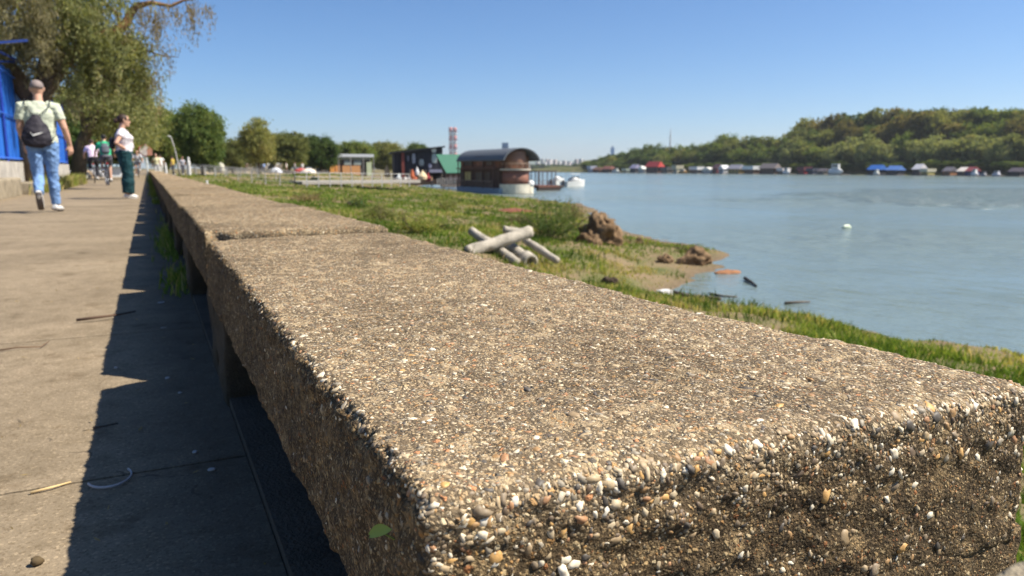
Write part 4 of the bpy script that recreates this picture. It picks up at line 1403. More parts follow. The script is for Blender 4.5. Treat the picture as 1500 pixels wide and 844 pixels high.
g1 = onz(157, 272, 0)
bicycle('dark bicycle ridden by the man in the green shirt', (g1[0], g1[1] + .5, 0), R(6), (.03, .03, .04))
rider('man in green T-shirt and grey shorts riding a bicycle away', (g1[0], g1[1] + .5, 0), R(6), P((.03, .36, .17), .8), P((.10, .10, .12), .85), P((.02, .018, .015), .7), girth=1.1)
bp = thing('backpack', 'grey backpack on the back of the cyclist in green', 'bag', (g1[0], g1[1] + .5, 0), R(6))
m = MB().tube([(0, -.33, 1.13), (0, -.34, 1.18), (0, -.29, 1.36), (0, -.21, 1.47)], [(.10, .05), (.14, .07), (.135, .07), (.08, .04)], 14)
link('pouch', fuse(m, .014, 3), P((.09, .10, .12), .8), bp)
for sx in (-1, 1):
    MB().tube([(sx * .09, -.2, 1.46), (sx * .11, -.05, 1.56), (sx * .11, .08, 1.42), (sx * .12, .0, 1.25)], .014, 7).build('strap', P((.06, .06, .07), .8), bp, True)
g2 = atd(139, 266, 36)
bicycle('bicycle ridden by the person in the pale pink top', (g2[0], g2[1], 0), R(3), (.25, .25, .28))
rider('person in pale pink top and black trousers cycling ahead of the green shirt', (g2[0], g2[1], 0), R(3), P((.66, .52, .60), .8), P((.02, .02, .025), .8), P((.05, .03, .02), .7), shorts=False)
g3 = atd(203, 257, 56)
bicycle('small distant bicycle on the path right of the standing woman', (g3[0], g3[1], 0), R(180), (.1, .1, .12))
rider('distant cyclist in grey-white top coming towards us behind the woman', (g3[0], g3[1], 0), R(180), P((.55, .55, .58), .8), P((.03, .03, .04), .8), P((.05, .03, .02), .7), vox=.02)


def stroller(label, loc, rz, shirt, trousers, vox=.022):
    J = {k_: np.array(v_, float) * .96 for k_, v_ in manJ.items()}
    J['lank'] = np.array((-.085, -.16, .10)); J['ltoe'] = np.array((-.085, -.02, .04)); J['lkne'] = np.array((-.085, .0, .48))
    J['rwri'] = np.array((.27, .06, .9)); J['lwri'] = np.array((-.27, .06, .9))
    p, J2 = person('person', label, loc, rz, dict(J=J, shirt=shirt, trousers=trousers, vox=vox), 'people in the distance')
    MB().ell(np.array(J2['head']) + (0, -.015, .03), (.083, .1, .095), 10, 7).build('hair', P((.04, .028, .02), .7), p, True)
    return p


q = atd(230, 252, 62); stroller('distant person in pale yellow top on the far path', (q[0], q[1], 0), R(170), P((.62, .58, .36), .8), P((.5, .5, .5), .8))
q = atd(236, 252, 66); stroller('distant person all in white on the far path', (q[0], q[1], 0), R(10), P((.7, .68, .66), .8), P((.6, .58, .55), .8))
q = atd(254, 252, 74); stroller('distant person in mustard yellow beside the leaning lamp post', (q[0], q[1], 0), R(60), P((.45, .32, .06), .8), P((.06, .06, .07), .8))
q = atd(268, 252, 78); stroller('distant person in grey right of the leaning lamp post', (q[0], q[1], 0), R(200), P((.3, .3, .33), .8), P((.05, .05, .07), .8))

# --- signs and posts by the path
q = atd(216, 250, 52)
s = thing('road_sign', 'round red and white no-entry sign on a pale post', 'sign', (q[0], q[1], 0), R(-8))
MB().cyl((0, 0, 0), (0, 0, 2.1), .05, .05, 10).build('post', P((.6, .62, .6), .5), s)
for nm, r_, y0, c_ in (('sign_disc', .36, 0, (.62, .10, .09)), ('sign_face', .31, -.012, (.74, .66, .62))):
    m = MB().tube([(-.05, -.06 + y0, 1.72), (-.05, -.045 + y0, 1.72)], [r_, r_], 28, (1, 0, 0)); m.build(nm, P(c_, .4), s)
MB().box((.22, -.065, 1.62), (.30, .02, .42)).build('sign_plate', P((.58, .28, .2), .5), s)
q = atd(262, 250, 66)
s = thing('lamp_post', 'leaning white lamp post rising above the far end of the bench', 'lamp post', (q[0], q[1], 0), R(0))
MB().tube([(.02, 0, 0), (-.06, 0, 1.2), (-.2, 0, 2.2), (-.38, 0, 3.0)], [.075, .06, .05, .04], 10).build('pole', P((.36, .345, .32), .5), s, True)
MB().tube([(-.38, 0, 3.0), (-.52, 0, 3.14), (-.7, 0, 3.16)], [(.045, .045), (.07, .04), (.04, .02)], 10).build('lamp_head', P((.45, .45, .44), .4), s, True)
for px_, d_, h_, w_, lb in ((243, 60, .95, .2, 'short white bollard post left of the leaning lamp post'), (277, 76, 1.55, .36, 'white tapered concrete pillar right of the leaning lamp post'), (302, 30, .52, .15, 'small white post on the grass just behind the bench')):
    q = atd(px_, 250, d_)
    z0 = 0 if d_ > 50 else float(hgt(q[0], q[1])) - .02
    s = thing('bollard', lb, 'post', (q[0], q[1], z0))
    MB().tube([(0, 0, 0), (0, 0, h_ * .75), (0, 0, h_)], [w_ * .5, w_ * .42, w_ * .2], 8).build('shaft', M['white'], s)
    MB().ell((0, 0, h_), (w_ * .3, w_ * .3, w_ * .3), 10, 6).build('finial', M['white'], s, True)
q = atd(226, 252, 52)
o = link('stone_block', fuse(MB().box((0, 0, .2), (.9, .6, .5)), .04, 2), M['ledge'], None, (q[0] + .1, q[1], 0))
tag(o, 'pale stone block at the foot of the round sign', 'stone')

# ================================================================== BEACH, RAILING
def railing(label, pts, h, nrail, npost, group=None):
    pts = np.array(pts, float)
    r_ = thing('railing', label, 'railing', pts[0], 0, group)
    P0 = pts - pts[0]
    seg = np.linalg.norm(np.diff(P0, axis=0), axis=1); cum = np.concatenate([[0], np.cumsum(seg)])
    def at(s_): return np.array([np.interp(s_, cum, P0[:, a]) for a in range(3)])
    for k_ in range(nrail):
        MB().tube([p_ + (0, 0, h * (k_ + 1) / nrail) for p_ in P0], (.026 if k_ == nrail - 1 else .017), 6, (0, 0, 1)).build('rail', M['railwhite'], r_)
    for k_ in range(npost):
        p_ = at(cum[-1] * k_ / (npost - 1))
        MB().box(p_ + (0, 0, h / 2 - .05), (.07, .07, h + .1)).build('post', M['railwhite'], r_)
def bankpt(px, dist, dz=0.0):
    p_ = atd(px, 250, dist); p_[2] = max(float(hgt(p_[0], p_[1])), WATER) + dz; return p_
def rpt(px, py, dist): return atd(px, py, dist)
railing('white railing sloping down from the bench end to the waterside walkway', [rpt(262, 256, 78), rpt(330, 262, 70), rpt(385, 268, 66), rpt(432, 272, 63)], .95, 4, 11)
railing('second white railing on the far side of the sloping ramp', [rpt(285, 251, 82), rpt(345, 257, 74), rpt(432, 263, 68)], .7, 3, 8)
railing('long flat white railing of the waterside walkway before the pavilion', [rpt(432, 272, 63), rpt(520, 272, 66), rpt(600, 272, 70)], 1.05, 3, 12)
dk = MB()
a_, c_ = rpt(432, 263.5, 70), rpt(604, 264.5, 76)
dk.box(((a_[0] + c_[0]) / 2, (a_[1] + c_[1]) / 2, a_[2] - .25), (math.dist(a_[:2], c_[:2]), 3.0, .3), math.atan2(c_[1] - a_[1], c_[0] - a_[0]))
tag(dk.build('walkway', P((.34, .31, .27), .8)), kind='structure')

# sand and a dark retaining band behind the railing
bx, by = [], []
D_ = np.linspace(84, 190, 40)
grid = np.array([[atd(px_, 250, d_) for px_ in np.linspace(292, 428, 24)] for d_ in D_])
grid[..., 2] = np.maximum(hgt(grid[..., 0], grid[..., 1]), -1.2) + .05
i_ = (np.arange(39)[:, None] * 24 + np.arange(23)).ravel()
tag(link('beach', fast_mesh('beach', grid.reshape(-1, 3), quads=np.stack([i_, i_ + 1, i_ + 25, i_ + 24], 1), smooth=True), M['sand']), kind='structure')
a_, c_ = atd(402, 252, 118), atd(470, 252, 118)
o = MB().box((0, 0, 0), (math.dist(a_[:2], c_[:2]), .6, .9), math.atan2(c_[1] - a_[1], c_[0] - a_[0])).build('retaining_wall', P((.13, .12, .11), .9), None, False, ((a_[0] + c_[0]) / 2, (a_[1] + c_[1]) / 2, -.2))
tag(o, 'dark grey retaining wall between the beach and the orange pavilion', 'wall')
# sun loungers, tents
def lounger():
    t = thing('beach_lounger', 'white folding beach lounger in the row on the sand', 'lounger', (0, 0, 0), 0, 'white beach loungers on the sand')
    MB().box((0, .35, .38), (.62, 1.2, .07)).build('seat', M['white'], t)
    MB().box((0, -.52, .68), (.62, .75, .07), 0, R(-55)).build('backrest', M['white'], t)
    for sx in (-1, 1):
        for y in (-.25, .85):
            MB().box((sx * .27, y, .18), (.05, .05, .36)).build('leg', M['steel'], t)
    return t
lg0 = lounger()
first = True
for i in range(14):
    px_ = 312 + i * 7.2 + rs.uniform(-1, 1)
    q = atd(px_, 250, 128 + rs.uniform(-4, 6)); q[2] = float(hgt(q[0], q[1])) + .04
    a = R(40) + rs.uniform(-.3, .3)
    if first: lg0.location = tuple(q); lg0.rotation_euler = (0, 0, a); lg0.scale = (1.5, 1.5, 1.5); first = False
    else: dup(lg0, q, a, (1.5, 1.5, 1.5))
def tent(label, px, dist, w_, h_, colr, cat='tent'):
    q = atd(px, 250, dist)
    t = thing('beach_tent', label, cat, (q[0], q[1], float(hgt(q[0], q[1])) + .03))
    m = MB().ell((0, 0, 0), (w_ / 2, w_ / 2, h_), 14, 10)
    m.v[0][:, 2] = np.maximum(m.v[0][:, 2], 0)
    m.build('canopy', P(colr, .7), t, True)
    MB().box((0, -w_ * .44, h_ * .25), (w_ * .3, .1, h_ * .5), YAW).build('opening', P((.15, .15, .16), .8), t)
tent('cream domed beach tent in the left part of the beach', 324, 122, 1.4, 1.6, (.5, .48, .38))
tent('white domed tent beside the dark retaining wall', 404, 114, 2.0, .95, (.5, .52, .57))
tent('low red tent before the orange pavilion', 441, 108, 2.2, .8, (.36, .07, .06))
tent('low pale tent right of the red tent', 452, 104, 2.2, .75, (.68, .58, .48))
BC = [((.6, .3, .28), (.1, .1, .15)), ((.7, .68, .65), (.15, .2, .35)), ((.65, .4, .42), (.6, .55, .5)), ((.2, .3, .5), (.05, .05, .05)), ((.7, .66, .6), (.3, .2, .15)), ((.55, .52, .5), (.05, .06, .1)), ((.72, .7, .68), (.6, .6, .6))]
for i, (px_, lb) in enumerate(((308, 'distant person in salmon top at the left end of the lounger row'), (331, 'distant person in white top beside the cream tent'), (362, 'distant person in pink top in the middle of the beach'), (387, 'distant person in blue top near the white tent'), (420, 'distant person in cream top standing on the retaining wall'), (432, 'distant person in grey top right of the cream one on the wall'), (443, 'distant person in white behind the red tent'))):
    q = atd(px_, 250, 124); stroller(lb, (q[0], q[1], float(hgt(q[0], q[1])) + .04), rs.rand() * 6, P(BC[i][0], .8), P(BC[i][1], .8), .03)

# ================================================================== RIVERSIDE BUILDINGS
# orange and green pavilion with a flat grey roof
D = 150.0
q = atd(508, 250, D)
pz = .6 + (247 - 258) * D / FPX
pv_ = thing('pavilion', 'orange and green waterside pavilion with flat grey roof', 'pavilion', (q[0], q[1], pz - .1), -YAW + R(34))
sc = D / FPX / math.cos(R(26))
def U(px, py): return ((px - 508) * sc, (258 - py) * sc)
def ubox(parent, name, m, x0, y0, x1, y1, yc, dep):
    (a, b0), (c, b1) = U(x0, y0), U(x1, y1)
    return MB().box(((a + c) / 2, yc, (b0 + b1) / 2 + .1), (abs(c - a), dep, abs(b0 - b1))).build(name, m, parent)
ubox(pv_, 'wall', P((.10, .085, .07), .8), 477, 237, 543, 258, 2.4, 3.0)
ubox(pv_, 'roof', P((.42, .44, .46), .5), 474, 230, 545, 233.5, 2.2, 4.6)
ubox(pv_, 'fascia', P((.25, .27, .2), .7), 478, 233.8, 542, 237, 2.2, 3.8)
for x0, x1, y0, c_ in ((468, 480, 236, (.50, .21, .055)), (487, 493, 244, (.52, .22, .05)), (494, 500, 244, (.46, .20, .06)), (503, 527, 244.5, (.40, .20, .08)), (536, 543, 240, (.33, .37, .24))):
    ubox(pv_, 'panel', P(c_, .6), x0, y0, x1, 257.5 if x0 > 480 else 247, .45, .2)
for x0 in (480.5, 506, 519):
    ubox(pv_, 'window', P((.24, .27, .25), .2), x0, 238, x0 + 10, 243.5, .5, .1)
for x0 in (479, 494, 510, 527, 541):
    ubox(pv_, 'post', P((.2, .19, .18), .6), x0, 233.6, x0 + .9, 258, -1.2, .12)
m = MB().ell(((486 - 508) * sc, -.1, (258 - 243) * sc), (.35, .06, .35), 14, 8); m.build('round_sign', M['white'], pv_, True)
ubox(pv_, 'deck', P((.25, .2, .15), .8), 466, 257.6, 548, 260, 1.0, 7.0)

# black building with sloped roof
D = 120.0
q = atd(615, 250, D)
bz = .6 + (247 - 270) * D / FPX
sc = D / FPX
bb_ = thing('riverside_bar', 'black timber riverside bar with rising sloped roof and pale posters', 'building', (q[0], q[1], bz), -YAW + R(12))
def B(px): return (px - 615) * sc
def Z(py): return (270 - py) * sc
m = MB().prism([(B(579), Z(262)), (B(648), Z(262)), (B(648), Z(217.5)), (B(579), Z(226))], 0, 7.0)
m.build('wall', P((.028, .027, .034), .7, var=.3), bb_)
m = MB().prism([(B(575), Z(226.2)), (B(651), Z(217)), (B(651), Z(215)), (B(575), Z(223.6))], -.8, 7.6)
m.build('roof', P((.016, .018, .024), .6), bb_)
MB().box((B(614), -.6, Z(266)), (B(652) - B(576), 2.6, .9)).build('deck', P((.07, .05, .04), .8), bb_)
m = MB()
for i in range(9): m.box((B(583 + i * 7.6), -.03, Z(243)), (.06, .05, 3.6))
m.build('batten', P((.06, .055, .06), .7), bb_)
for (x0, y0, x1, y1, c_) in ((604, 226, 609, 240, (.35, .36, .40)), (614, 234, 621, 243, (.33, .36, .34)), (632, 217.5, 639, 224, (.6, .62, .6)), (632, 226, 640, 239, (.33, .38, .36)), (627, 240, 632, 246, (.3, .3, .36)), (597, 229, 600, 236, (.2, .2, .24))):
    m = MB().tube([((B(x0) + B(x1)) / 2, -.12, Z(y1)), ((B(x0) + B(x1)) / 2, -.14, Z((y0 + y1) / 2)), ((B(x0) + B(x1)) / 2, -.12, Z(y0))], [(abs(B(x1) - B(x0)) * .38, .03), (abs(B(x1) - B(x0)) * .5, .04), (abs(B(x1) - B(x0)) * .34, .03)], 10)
    m.build('poster', P(c_, .6), bb_)
MB().box((B(591), -.35, Z(243)), (.42, .3, Z(226) - Z(262))).build('column', P((.23, .06, .045), .7), bb_)
MB().box((B(637), -1.0, Z(250.5)), (B(646) - B(626), 1.8, .45)).build('awning', P((.32, .32, .42), .7), bb_)
MB().box((B(643), -.2, Z(256)), (B(650) - B(634), .2, 1.1)).build('doorway', P((.012, .01, .01), .8), bb_)
for x0 in (600, 622, 645):
    MB().box((B(x0), -1.75, Z(256)), (.12, .12, Z(246) - Z(262))).build('post', P((.25, .2, .16), .7), bb_)
# terrace clutter in front
def parasol(label, px, py0, py1, w_, colr, d_=116):
    q = atd(px, 250, d_); z0 = .6 + (247 - py1) * d_ / FPX; h_ = (py1 - py0) * d_ / FPX
    t = thing('parasol', label, 'parasol', (q[0], q[1], z0))
    MB().cyl((0, 0, 0), (0, 0, h_ * .97), .04, .04, 8).build('pole', P((.4, .3, .2), .6), t)
    m = MB(); n_ = 10
    top = (0, 0, h_); rim = [(math.cos(a) * w_ / 2, math.sin(a) * w_ / 2, h_ * .55) for a in np.arange(n_) * 2 * math.pi / n_]
    low = [(x * .97, y * .97, z - h_ * .22) for x, y, z in rim]
    m.add([top] + rim + low, [(0, 1 + i, 1 + (i + 1) % n_) for i in range(n_)] + [(1 + i, 1 + n_ + i, 1 + n_ + (i + 1) % n_, 1 + (i + 1) % n_) for i in range(n_)])
    m.build('canopy', P(colr, .8), t)
parasol('cream folded-edge parasol before the black bar', 619, 249, 269, 1.5, (.68, .55, .34))
parasol('small white parasol before the black bar', 611, 243.5, 262, .7, (.66, .66, .66))
parasol('orange-red parasol beside the cream one', 604, 247, 271, 1.0, (.46, .12, .05))
parasol('white parasol at the left foot of the black bar', 584, 253, 269, .85, (.62, .66, .66))
parasol('tall cream parasol at the far left side of the black bar', 567, 241, 268, 1.0, (.6, .42, .24), 122)
parasol('dark red parasol behind the cream one', 627, 252, 272, .8, (.30, .04, .05))
for i, px_ in enumerate((594, 599, 609, 632, 655, 664)):
    q = atd(px_, 250, 112); z0 = .6 + (247 - 273) * 112 / FPX
    cc = [((.7, .68, .66), (.1, .1, .12)), ((.6, .6, .62), (.5, .5, .5)), ((.5, .13, .06), (.05, .05, .05)), ((.35, .2, .12), (.05, .05, .06)), ((.6, .45, .35), (.1, .08, .07)), ((.42, .3, .25), (.05, .05, .05))][i]
    nm = ['white', 'pale grey', 'rust red', 'brown', 'tan', 'dull brown'][i]
    stroller('person in %s top on the terrace before the black bar' % nm, (q[0], q[1], z0), rs.rand() * 6, P(cc[0], .8), P(cc[1], .8), .03)
q = atd(615, 276, 108); q[2] = max(float(hgt(q[0], q[1])), .6 + (247 - 279.5) * 108 / FPX)
o = thing('rowing_boat', 'small white upturned boat lying on the grass below the black bar', 'boat', (q[0], q[1], .6 + (247 - 279.5) * 108 / FPX), -YAW)
MB().tube([(-.85, 0, .18), (-.7, 0, .24), (0, 0, .3), (.6, 0, .28), (.9, 0, .3)], [(.14, .28), (.24, .42), (.28, .46), (.2, .3), (.04, .05)], 14, (0, 0, 1)).build('hull', M['white'], o, True)
MB().tube([(-.85, 0, .02), (.9, 0, .06)], [.07, .05], 8, (0, 0, 1)).build('gunwale', P((.6, .6, .58), .5), o)
# terrace railing
railing('tan baluster railing in front of the green roofed house', [rpt(641, 272, 108), rpt(664, 272.5, 106), rpt(684, 272, 105)], 1.05, 2, 12)

# green-roofed house
D = 112.0
sc = D / FPX
q = atd(660, 250, D)
gz = .6 + (247 - 273) * D / FPX
gh = thing('green_roof_house', 'timber house with steep green gable roof beside the black bar', 'house', (q[0], q[1], gz), -YAW + R(10))
def X(px): return (px - 660) * sc
def Zg(py): return (273 - py) * sc
m = MB()
# roof plane facing the viewer, hipped at the left so that it reads as a slanting trapezoid
m.add([(X(653), -.9, Zg(253)), (X(684), -.9, Zg(252.5)), (X(679), 2.0, Zg(226.5)), (X(641), 2.0, Zg(226.5)), (X(653), 4.9, Zg(253)), (X(684), 4.9, Zg(252.5)),
       (X(653), -.9, Zg(254.2)), (X(684), -.9, Zg(253.7)), (X(653), 4.9, Zg(254.2)), (X(684), 4.9, Zg(253.7)), (X(641), 2.0, Zg(228.2))],
      [(0, 1, 2, 3), (3, 2, 5, 4), (0, 6, 7, 1), (1, 7, 9, 5, 2), (4, 5, 9, 8), (0, 3, 10, 6), (3, 4, 8, 10)])
m.build('roof', P((.055, .17, .11), .6, var=.15), gh)
m = MB().add([(X(641.5), 1.9, Zg(228.5)), (X(654), -.6, Zg(254)), (X(654), 4.5, Zg(254))], [(0, 1, 2)])
m.add([(X(641.5) + .1, 1.9, Zg(228.5)), (X(654) + .1, -.6, Zg(254)), (X(654) + .1, 4.5, Zg(254))], [(0, 2, 1)])
m.build('gable', P((.06, .045, .04), .8), gh)
MB().box((X(668.5), 2.0, Zg(262)), (X(682) - X(655), 4.2, Zg(253) - Zg(271))).build('wall', P((.15, .085, .06), .8, var=.3), gh)
for x0 in (660, 668, 675):
    w_ = MB().box((X(x0), -.13, Zg(260)), (.5, .08, .8)).build('window', P((.40, .28, .24), .4), gh)
    MB().box((X(x0), -.18, Zg(260)), (.06, .04, .8)).build('mullion', P((.6, .5, .42), .6), w_)
MB().box((X(666), -.5, Zg(271.6)), (X(686) - X(646), 5.6, .28)).build('deck', P((.12, .08, .06), .8), gh)
for x0 in (648, 656, 672, 682):
    MB().box((X(x0), -1.6, Zg(275)), (.14, .14, .9)).build('pile', P((.25, .2, .16), .8), gh)

# ---- the barrel-roofed houseboat
q = onz(762, 284, WATER)
hb = thing('houseboat', 'brown two-storey houseboat with dark barrel roof and round bow tower', 'houseboat', (q[0], q[1], WATER), R(2))
brown = P((.20, .085, .045), .75, var=.3)
dkb = P((.085, .05, .036), .8, var=.3)
slate = P((.105, .115, .125), .6, var=.2)
W_ = 2.15
MB().box((-.15, 6.6, .28), (W_ * 2 + .7, 12.6, .75)).build('pontoon', P((.20, .27, .33), .6), hb)
MB().box((-.15, 6.9, 1.85), (W_ * 2, 11.2, 2.4)).build('lower_wall', dkb, hb)
MB().box((-.15, 6.9, 3.8), (W_ * 2 - .1, 11.0, 1.5)).build('upper_wall', brown, hb)
m = MB()
arc = []
Rr = 2.55
for i in range(17):
    a = R(12) + (math.pi - R(24)) * i / 16
    arc.append((-.15 + Rr * math.cos(a), 3.62 + 1.82 * math.sin(a)))
inn = [(x * .955 - .007, z - .12) for x, z in arc]
m.prism(arc + inn[::-1], -.75, 12.9)
m.build('roof', slate, hb)
arcw = [(-.15 + 2.05 * math.cos(a), 3.75 + 1.5 * math.sin(a)) for a in np.linspace(0, math.pi, 13)]
MB().prism(arcw, 2.3, 2.5).build('front_gable', brown, hb)
# round tower at the bow
m = MB().tube([(-.15, 1.1, 3.0), (-.15, 1.1, 4.0), (-.15, 1.1, 4.9), (-.15, 1.1, 5.25)], [1.42, 1.40, 1.36, 1.15], 28)
m.build('tower', P((.25, .135, .09), .7, var=.2), hb, True)
m = MB().tube([(-.15, 1.1, .9), (-.15, 1.1, 2.75)], [1.68, 1.62], 28)
m.build('lower_tower', P((.24, .11, .075), .7, var=.25), hb, True)
m = MB().tube([(-.15, 1.1, 2.78), (-.15, 1.1, 2.98)], [1.98, 2.0], 28)
m.build('balcony_ring', P((.52, .45, .36), .6), hb)
for i in range(9):
    a = R(180 + 20 * i + 10)
    MB().box((-.15 + 1.92 * math.cos(a), 1.1 + 1.92 * math.sin(a), 3.3), (.05, .05, .62)).build('baluster', P((.3, .2, .14), .7), hb)
MB().tube([(-.15 + 1.92 * math.cos(a), 1.1 + 1.92 * math.sin(a), 3.6) for a in np.linspace(R(180), R(360), 13)], .035, 6, (0, 0, 1)).build('handrail', P((.34, .25, .18), .6), hb)
# bow bulwark, pale and weathered
m = MB()
a = np.linspace(R(185), R(355), 18)
o_ = [(-.15 + 2.25 * math.cos(t), 1.0 + 2.1 * math.sin(t)) for t in a]; i_ = [(-.15 + 2.1 * math.cos(t), 1.0 + 1.95 * math.sin(t)) for t in a]
n_ = len(a)
v = [(x, y, .05) for x, y in o_] + [(x, y, 1.15) for x, y in o_] + [(x, y, 1.15) for x, y in i_] + [(x, y, .05) for x, y in i_]
f = [(k * n_ + i, k * n_ + i + 1, ((k + 1) % 4) * n_ + i + 1, ((k + 1) % 4) * n_ + i) for k in range(4) for i in range(n_ - 1)]
m.add(v, f).build('bow', mat_concrete('weathered_white_hull', (.72, .66, .52), 1.5), hb)
MB().tube([(.9, -.7, 1.05), (1.25, -.4, 1.2), (1.45, .1, 1.1)], [.25, .42, .25], 10).build('white_cover', M['white'], hb, True)
# side facade: windows, posts, galleries
for y0, z0, w1, h1, c_ in ((9.9, 2.05, 1.9, 1.1, (.42, .38, .16)), (11.6, 2.0, .9, 1.2, (.06, .055, .05)), (6.6, 1.95, 1.9, 1.2, (.05, .05, .05)), (4.2, 1.95, 1.4, 1.2, (.06, .05, .045)), (6.2, 3.9, 2.4, 1.1, (.22, .08, .045)), (9.8, 3.9, 2.2, 1.0, (.05, .04, .035)), (3.6, 3.9, 1.5, 1.0, (.10, .07, .05))):
    w_ = MB().box((-.15 - W_ - .03, y0, z0), (.08, w1, h1)).build('window', P(c_, .35), hb)
    m = MB()
    for k_ in (-.5, 0, .5): m.box((-.15 - W_ - .09, y0 + k_ * w1, z0), (.05, .07, h1 + .06))
    m.box((-.15 - W_ - .09, y0, z0 + h1 / 2), (.05, w1, .07))
    m.build('frame', P((.12, .07, .045), .7), w_)
for y0 in (1.9, 4.9, 7.9, 10.6, 12.4):
    MB().box((-.15 - W_ - .30, y0, 2.2), (.12, .12, 3.4)).build('post', dkb, hb)
MB().box((-.15 - W_ - .2, 7.2, 3.02), (.55, 10.9, .14)).build('gallery', P((.14, .075, .05), .8), hb)
m = MB()
for i in range(24): m.box((-.15 - W_ - .38, 2.2 + i * .45, 1.1), (.04, .05, .75))
m.tube([(-.15 - W_ - .38, 2.0, 1.5), (-.15 - W_ - .38, 12.6, 1.5)], .035, 6)
m.build('side_railing', P((.32, .24, .18), .7), hb)

# ---- open timber pontoon right of it
q = onz(804, 279, WATER)
gz_ = thing('pontoon_gazebo', 'open timber gazebo on a reddish brown pontoon right of the houseboat', 'gazebo', (q[0], q[1], WATER), R(2))
MB().box((0, 2.6, .22), (3.6, 5.6, .4)).build('float', P((.05, .035, .03), .8), gz_)
MB().box((0, 2.6, .55), (3.4, 5.4, .22)).build('deck', P((.19, .085, .06), .8), gz_)
MB().box((-.1, 2.8, 2.62), (3.2, 4.8, .16)).build('roof', P((.085, .065, .06), .7), gz_)
for x_ in (-1.45, -.75, .0, .7, 1.35):
    for y_ in (.45, 5.0):
        MB().box((x_, y_, 1.6), (.10, .10, 1.95)).build('post', P((.09, .075, .075), .7), gz_)
m = MB()
for z_ in (1.0, 1.3): m.box((-.05, .42, z_), (2.85, .05, .06))
m.build('rail', P((.15, .09, .07), .7), gz_)
m = MB().tube([(1.5, .6, .35), (2.1, .4, .4), (2.7, .25, .62)], [(.38, .5), (.3, .45), (.05, .1)], 10, (0, 0, 1)); m.build('bow', P((.03, .022, .02), .7), gz_, True)

# ---- white motorboats
def motorboat(label, px, py, dist, s_, rz, canopy):
    q = atd(px, py, dist)
    t = thing('motorboat', label, 'motorboat', (q[0], q[1], WATER), rz, 'white motorboats beyond the gazebo')
    t.scale = (s_, s_, s_)
    n_ = 9; v = []
    for i in range(n_):
        a = i / (n_ - 1); w1 = .95 * (1 - a ** 3.2); sh = .75 + .35 * a * a
        v += [(-w1, -2.4 + 4.9 * a, sh), (-w1 * .8, -2.4 + 4.8 * a, -.1), (w1 * .8, -2.4 + 4.8 * a, -.1), (w1, -2.4 + 4.9 * a, sh)]
    f = [(4 * i + j, 4 * i + (j + 1) % 4, 4 * i + 4 + (j + 1) % 4, 4 * i + 4 + j) for i in range(n_ - 1) for j in range(4)] + [(0, 3, 2, 1), (32, 33, 34, 35)]
    MB().add(v, f).build('hull', M['white'], t)
    MB().tube([(0, -.9, 1.0), (0, -.2, 1.1), (0, .9, 1.0), (0, 1.8, .95)], [(.6, .3), (.75, .5), (.6, .28), (.2, .08)], 14).build('cabin', M['white'], t, True)
    MB().box((0, .55, 1.38), (1.1, .06, .34), 0, R(35)).build('windscreen', M['glass'], t)
    MB().box((0, -2.5, .6), (.35, .3, .8)).build('outboard_motor', P((.06, .06, .07), .5), t)
    if canopy:
        MB().box((0, -.4, 1.95), (1.5, 1.9, .08)).build('canopy', M['white'], t)
        for sx in (-1, 1):
            for y_ in (-1.2, .4): MB().cyl((sx * .68, y_, 1.0), (sx * .68, y_, 1.92), .025, .025, 6).build('canopy_post', M['steel'], t)
    return t
motorboat('white motorboat with cabin and canopy moored right of the gazebo', 841, 268, 128, 1.05, R(-75), True)
motorboat('low white motorboat half hidden behind the gazebo', 817, 266, 140, 1.0, R(-60), False)

